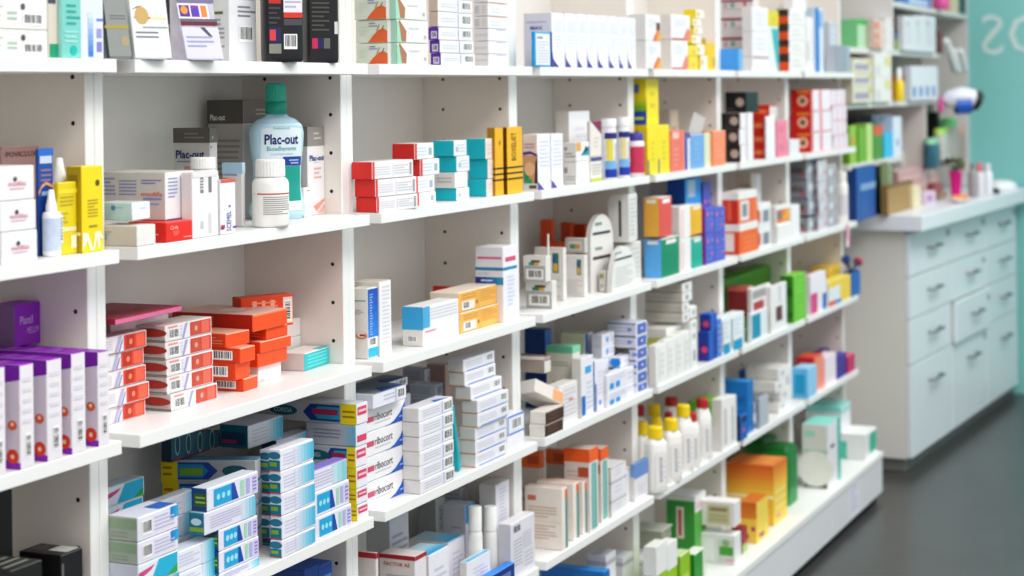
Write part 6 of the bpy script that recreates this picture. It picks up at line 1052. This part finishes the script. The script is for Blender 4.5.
FC('medicine_carton', 'large pale blue-grey carton at the back of the lowest far shelf', (858, 872, 892), 115, Z4, Sty('bcc4d4', '7a7f86'), b=.1, d=.05)
# on the counter
CZ = CT+.0004
def K(name, label, xs, yt, b, st, d=.08, rot=0, cat='box', z=None, group=None): return C(name, label, xs, (yt, b), 'A', st, z=CZ if z is None else z, d=d, rot=rot, cat=cat, group=group)
K('blue_bin', 'dark blue storage box with a pale band on the left of the counter', (849, 857, 876), 168, .012, Sty('1c58a8', '143f7c', '1a4480', ('F','r',.2,.55,1,.68,'8aa8d0')), d=.1)
K('black_folder', 'upright black folder between the blue storage box and the brown card box', (872, 876, 886), 163, .03, Sty('1d1f20', '141516'), d=.02)
K('card_box', 'brown cardboard box at the front corner of the counter', (884, 888, 913), 186, -.02, Sty('a8844e', '8c6c40', '8a6a44', ('F','r',0,.9,1,1,'7a5c38')), d=.09)
K('cream_box', 'cream upright box right of the brown cardboard box', (911, 913.5, 921), 187, -.035, Sty('e4dcb8', 'c8c0a0'), d=.03)
for xs_, nm_, c_ in (((880, 882, 888), 'olive', '7a7a4c'), ((886.5, 888.5, 893), 'sage', '8ea07c')):
    K('paper_leaflet', nm_+' leaflet standing in the brown cardboard box', xs_, 163, .0, Sty(c_, c_), d=.004, cat='leaflet')
K('pink_display_box', 'dusty pink display box behind the brown cardboard box', (897, 901, 941), 172, .03, Sty('cfa8a4', 'b89490', 'dcc0bc', ('F','n',.1,.1,.9,.9,3,'d8b8b4')), d=.08)
K('white_box', 'white box lying behind the pink display box', (905, 910, 928), 161, .12, Sty('ecebec', 'd4d4d4'), d=.05)
K('white_box', 'small white box with a grey hole above the pink display box', (900, 903, 913), 152, .12, Sty('ececec', 'd0d0d0', None, ('F','c',.5,.5,.014,'8a8a88')), d=.04)
K('lilac_box', 'lilac and white box at the counter front right of the cream box', (922, 926, 936), 193, -.03, Sty('e2d0e4', 'cfc0d0', None, ('F','r',.1,.2,.6,.7,'b48ac0')), d=.04)
K('tan_box', 'low tan box beside the lilac and white box', (934, 938, 947), 194, -.02, Sty('b08a6c', '98765c'), d=.05)
K('wine_red_box', 'small wine red box on the right of the pink display box', (932, 935, 942), 184, -.005, Sty('b05a5c', '94484a'), d=.03)
# flower pot
P = corner(956, 175, CZ, -.10); sc = F_PX/((Vector(P)-CAM).dot(_f)); r = 6.2/sc; hp = height(P, 171)
pt = thing('flower_pot', 'magenta pot with yellow flowers and dark leaves on the counter', 'flower pot', vback(P, r))
mb = MB(); mb.loft([(r*.7, 0), (r*.98, hp*.9), (r*1.08, hp*.92), (r*1.08, hp), (r*.9, hp), (r*.85, hp*.95)], mat('d8128a', .4), 28); mb.build('pot', pt)
rnd = random.Random(5); mb = MB(); lm_ = mat('34502c', .6, .2); fl = mat('e8b43a', .6, .15)
for k_ in range(60):
    an = rnd.uniform(0, 6.28); el = rnd.uniform(.1, 1); R_ = r*rnd.uniform(.8, 2.6); c_ = Vector((R_*math.cos(an)-r*.4, R_*math.sin(an)*.6, hp+r*el*1.9)); s_ = r*.6
    u_ = Vector((math.cos(an+1), math.sin(an+1), .3))*s_; v_ = Vector((-math.sin(an), math.cos(an), .8))*s_*.5
    mb.face([c_-u_, c_-v_, c_+u_, c_+v_], lm_)
mb.build('foliage', pt)
mb = MB()
for k_ in range(9):
    c_ = Vector((rnd.uniform(-.3, 1.7)*r, rnd.uniform(-1.2, .3)*r, hp+r*rnd.uniform(.5, 1.9)))
    for q in range(6):
        an = q*1.047; u_ = Vector((math.cos(an), -.35, math.sin(an)))*r*.5; v_ = Vector((-math.sin(an), 0, math.cos(an)))*r*.22
        mb.face([c_, c_+u_*.6+v_, c_+u_, c_+u_*.6-v_], fl)
mb.build('flower', pt)
# hanging bags and small things on the rack
for xs_, yt_, yb_, c_, tc, lb in (((948, 949, 957), 118, 165, 'b4aaa4', '6cc070', 'grey-pink packet with a green top hanging at the far end'), ((940, 941, 948), 128, 160, 'c9c2be', 'a8d060', 'pale packet with a lime top hanging at the far end'), ((931, 932, 939), 138, 168, '3a6a7c', '8cc8a0', 'teal packet with a mint top hanging at the far end'), ((957, 958, 964), 126, 160, 'b09890', 'd09a88', 'brownish packet at the right of the hanging packets')):
    P = on_y(xs_[1], yb_, -.04); w_ = along(P, 1, 0, xs_[2]); h_ = height(P, yt_); mb = MB()
    mb.loft([(w_/2*.9, 0), (w_/2, h_*.1), (w_/2*.95, h_*.8)], mat(c_, .3, .2, 30), 20, ex=4, asp=.35); mb.loft([(w_/2*.95, h_*.8), (w_/2*.9, h_*.98), (w_/2*.6, h_)], mat(tc, .3, .15, 30), 20, ex=4, asp=.3)
    o = mb.build('hanging_packet', None, P); tag(o, lb, 'packet')
mb = MB(); P = on_y(934, 140, .03); mb.box(-.03, .03, -.02, .02, 0, .12, mat('1c1b1b', .5)); o = mb.build('black_box', None, P); tag(o, 'small black box under the lower far shelf, by the pink packet', 'box')
P = on_y(928, 111, -.047); P = on_y(941, 112, -.05); mb = MB(); mb.loft([(.02, 0), (.024, .02), (.02, .06)], mat('d85a9c', .4), 16, asp=.5); o = mb.build('pink_packet', None, P); tag(o, 'pink packet beside the small black box at the far end', 'packet')
# white and blue desk fan-like dispenser with black end
P = on_y(962, 110, -.12); t = thing('tape_dispenser', 'white rounded dispenser with a blue stripe and black end on the rack', 'dispenser', P, math.radians(-65))
mb = MB(); mb.tube([(-.07, 0, .03), (-.05, 0, .045), (0, 0, .055), (.05, 0, .045)], [.024, .038, .043, .04], mat('dfe3ea', .3), 20); mb.build('body', t)
mb = MB(); mb.tube([(-.03, -.01, .02), (.03, -.01, .022)], [.038, .039], mat('2f64c0', .3), 20); mb.build('stripe', t)
mb = MB(); mb.tube([(.0505, 0, .04), (.062, 0, .036), (.075, 0, .03)], [.042, .044, .036], mat('1d2022', .4), 20); mb.build('end_cap', t)
# right end of the counter
tub('glass_vase', 'grey tinted tall bottle near the right end of the counter', 973, 163, CZ, -.12, 4.5, 'a09a9c', '8a8486', 170)
tub('red_topped_bottle', 'white bottle with a coral top near the right end of the counter', 980, 163, CZ, -.135, 4.5, 'e0dfe4', 'e8707a', 172)
tub('white_bottle', 'white bottle at the far right end of the bottles on the counter', 988, 164, CZ, -.15, 5, 'e6e8ec', 'dcdee4', 171)
P = corner(968, 191, CZ, -.165); mb = MB(); mb.loft([(.03, 0), (.062, .012), (.064, .02), (.055, .02), (.03, .008)], mat('e8e0d4', .4), 24, asp=.6); t = thing('snack_dish', 'shallow dish of orange sweets at the front of the counter', 'dish', (P.x, P.y+.03, CZ)); mb.build('dish', t)
rnd = random.Random(3); 
mb = MB()
for k_ in range(14):
    c_ = Vector((rnd.uniform(-.045, .045), rnd.uniform(-.02, .02), .016)); mb.loft([(.004, c_.z-.004), (.012, c_.z+.004), (.008, c_.z+.012), (.002, c_.z+.014)], mat(rnd.choice(('f0a050', 'e8803c', 'f4c860'))), 10, c=(c_.x, c_.y))
o = mb.build('sweets', t); o['kind'] = 'stuff'
P = corner(998, 184, CZ, -.175); mb = MB(); mb.loft([(.02, 0), (.026, .006), (.022, .018), (.008, .026)], mat('20242c', .3), 20, asp=1.7); o = mb.build('computer_mouse', None, (P.x, P.y+.03, CZ), -.4); tag(o, 'black computer mouse on the counter', 'computer mouse')
P = corner(1014, 184, CZ, -.2); mb = MB(); mb.loft([(.09, 0), (.095, .01), (.085, .03), (.05, .042), (.01, .045)], mat('e9ecee', .35), 28, asp=.8); o = mb.build('domed_tray_lid', None, (P.x, P.y+.06, CZ)); tag(o, 'white domed lid at the right end of the counter', 'lid')

# lettering on the wall, seen from behind
mb = MB(); vs, fs, w_ = text_geo('OS'); A = on_x(981, 55, 7.048); B = on_x(981, 13, 7.048); H = B.z-A.z; s_ = H
right = on_x(1009, 55, 7.048); sc_ = H*1.0
xs_ = [v[0] for v in vs]
mb.mesh([(7.0475, A.y-(w_-x)*sc_*.98, A.z+y*sc_) for x, y in vs], [f for f in fs], mat('cfe6e4', .4, 0))
o = mb.build('wall_lettering'); tag(o, 'large white mirrored letters on the turquoise end wall', 'sign')

# ------------------------------------------------------------------ settle the cartons so that none runs into a neighbour or the shelving, then build them
def settle():
    fixed = []
    bpy.context.view_layer.update()
    for o in scn.objects:
        if o.parent is None and o.get('category') and o.get('category') not in ('shelving', 'shelf unit', 'counter', 'rack', 'sign', 'tag', 'notice', 'display stalk'):
            pts = [m.matrix_world @ Vector(c) for m in ([o] + list(o.children)) if m.type == 'MESH' for c in m.bound_box]
            if pts: fixed.append((min(p.x for p in pts), max(p.x for p in pts), min(p.y for p in pts), max(p.y for p in pts), min(p.z for p in pts), max(p.z for p in pts), o['label']))
    lv = sorted(LZ.values())
    def bay(b):
        if b['z'] > LZ['A']-.005 and b['x'] > 7*W: return
        if b['x']+b['w']*.5 > 7*W: return
        if b['z'] > -1.1 and b['y'] < SF+.0005: b['y'] = SF+.0005
        ca, sa = math.cos(b['a']), math.sin(b['a'])
        i = max(1, min(7, int((b['x']+b['w']*.5*ca-b['d']*.5*sa)//W)+1))
        x0, x1 = (i-1)*W+GAP/2+PT+.0008, i*W-GAP/2-PT-.0008
        e0 = -sa*b['d'] if sa > 0 else 0; e1 = b['w']*ca+(-sa*b['d'] if sa < 0 else 0)
        if b['y']+b['d'] > -.001:
            if b['x']+e0 < x0: b['x'] = x0-e0
            ov = b['x']+e1-x1
            if ov > 0:
                if ov < .3*b['w'] and abs(b['a']) < .15 or b['x']-ov+e0 < x0: b['w'] -= ov
                else: b['x'] -= ov
        if b['y']+b['d'] > .19: b['d'] = .19-b['y']
        up = [z for z in lv if z-TS > b['z']+.005]
        if up and b['z']+b['h'] > up[0]-TS-.0008: b['h'] = up[0]-TS-.0008-b['z']
    for b in PEND: bay(b)
    left = []
    for it in range(4):
        left = []
        for i, A in enumerate(PEND):
            for B in PEND[i+1:]:
                if abs(A['x']-B['x']) > .3 or abs(A['z']-B['z']) > .3 or abs(A['a']) > .15 or abs(B['a']) > .15: continue
                ox = min(A['x']+A['w'], B['x']+B['w'])-max(A['x'], B['x']); oy = min(A['y']+A['d'], B['y']+B['d'])-max(A['y'], B['y']); oz = min(A['z']+A['h'], B['z']+B['h'])-max(A['z'], B['z'])
                if min(ox, oy, oz) < .0002: continue
                c = []
                f, r = (A, B) if A['y'] <= B['y'] else (B, A); am = f['y']+f['d']-r['y']+.0006
                if f['d']-am >= .010: c.append((.25*am/f['d'], 'y', f, am))
                l, r = (A, B) if A['x'] <= B['x'] else (B, A); am = l['x']+l['w']-r['x']+.0006
                if am <= .55*l['w']: c.append((am/l['w'], 'x', l, am))
                if r['w']-am > .6*r['w']: c.append((1.3*am/r['w'], 's', r, am))
                lo, u = (A, B) if A['z'] <= B['z'] else (B, A); am = lo['z']+lo['h']-u['z']+.0004
                if am < .3*lo['h']: c.append((1.1*am/lo['h'], 'z', lo, am))
                if not c: left.append((A['l'], B['l'], round(ox, 4), round(oy, 4), round(oz, 4))); continue
                _, k, t, am = min(c, key=lambda q: q[0])
                if k == 'y': t['d'] -= am
                elif k == 'x': t['w'] -= am
                elif k == 's': t['x'] += am; t['w'] -= am
                else: t['h'] -= am
        for A in PEND:
            if abs(A['a']) > .15: continue
            for fx in fixed:
                ox = min(A['x']+A['w'], fx[1])-max(A['x'], fx[0]); oy = min(A['y']+A['d'], fx[3])-max(A['y'], fx[2]); oz = min(A['z']+A['h'], fx[5])-max(A['z'], fx[4])
                if min(ox, oy, oz) < .0003: continue
                am = A['y']+A['d']-fx[2]+.0006
                if A['y'] < fx[2] and A['d']-am > .01: A['d'] -= am; continue
                am = fx[3]-A['y']+.0006
                if A['d']-am > .35*A['d'] and A['y'] > fx[2]: A['y'] += am; A['d'] -= am; continue
                am = A['x']+A['w']-fx[0]+.0006
                if am < .3*A['w']: A['w'] -= am; continue
                left.append((A['l'], fx[6], round(ox, 4), round(oy, 4), round(oz, 4)))
    return left
LEFT = settle()
UPR = dict(medicine_carton='upright_carton')
for b in PEND:
    ca, sa = math.cos(b['a']), math.sin(b['a']); nm = b['n']
    if nm == 'medicine_carton' and b['h'] > 1.25*b['w']: nm = 'upright_carton'
    if nm == 'medicine_carton' and ' teal ' in b['l'] and b['z'] < -.5 and b['x'] < W*2 or nm == 'medicine_carton' and 'yellow tip' in b['l']: nm = 'denture_cream_carton'
    o = carton_mb(b['w'], b['d'], b['h'], b['s']).build(nm, None, (b['x']+ca*b['w']/2-sa*b['d']/2, b['y']+sa*b['w']/2+ca*b['d']/2, b['z']), b['a'])
    tag(o, b['l'], b['c'], b['g'])

# ------------------------------------------------------------------ light
scn.view_settings.view_transform = 'Standard'
scn.view_settings.look = 'Medium High Contrast'
w = bpy.data.worlds.new('world'); scn.world = w; w.use_nodes = True
w.node_tree.nodes['Background'].inputs[0].default_value = (.96, .98, 1, 1); w.node_tree.nodes['Background'].inputs[1].default_value = .8
def area(name, loc, rot, sx, sy, e, col=(1, .985, .96)):
    l = bpy.data.lights.new(name, 'AREA'); l.shape = 'RECTANGLE'; l.size = sx; l.size_y = sy; l.energy = e; l.color = col
    o = bpy.data.objects.new(name, l); COL.objects.link(o); o.location = loc; o.rotation_euler = rot; return o
area('ceiling_light_panel', (2.2, -1.5, 1.3), (math.radians(-12), 0, 0), 8.5, 1.2, 142)
area('ceiling_light_panel', (2.2, -3.0, 1.2), (math.radians(-42), 0, 0), 8.5, 1.0, 130)
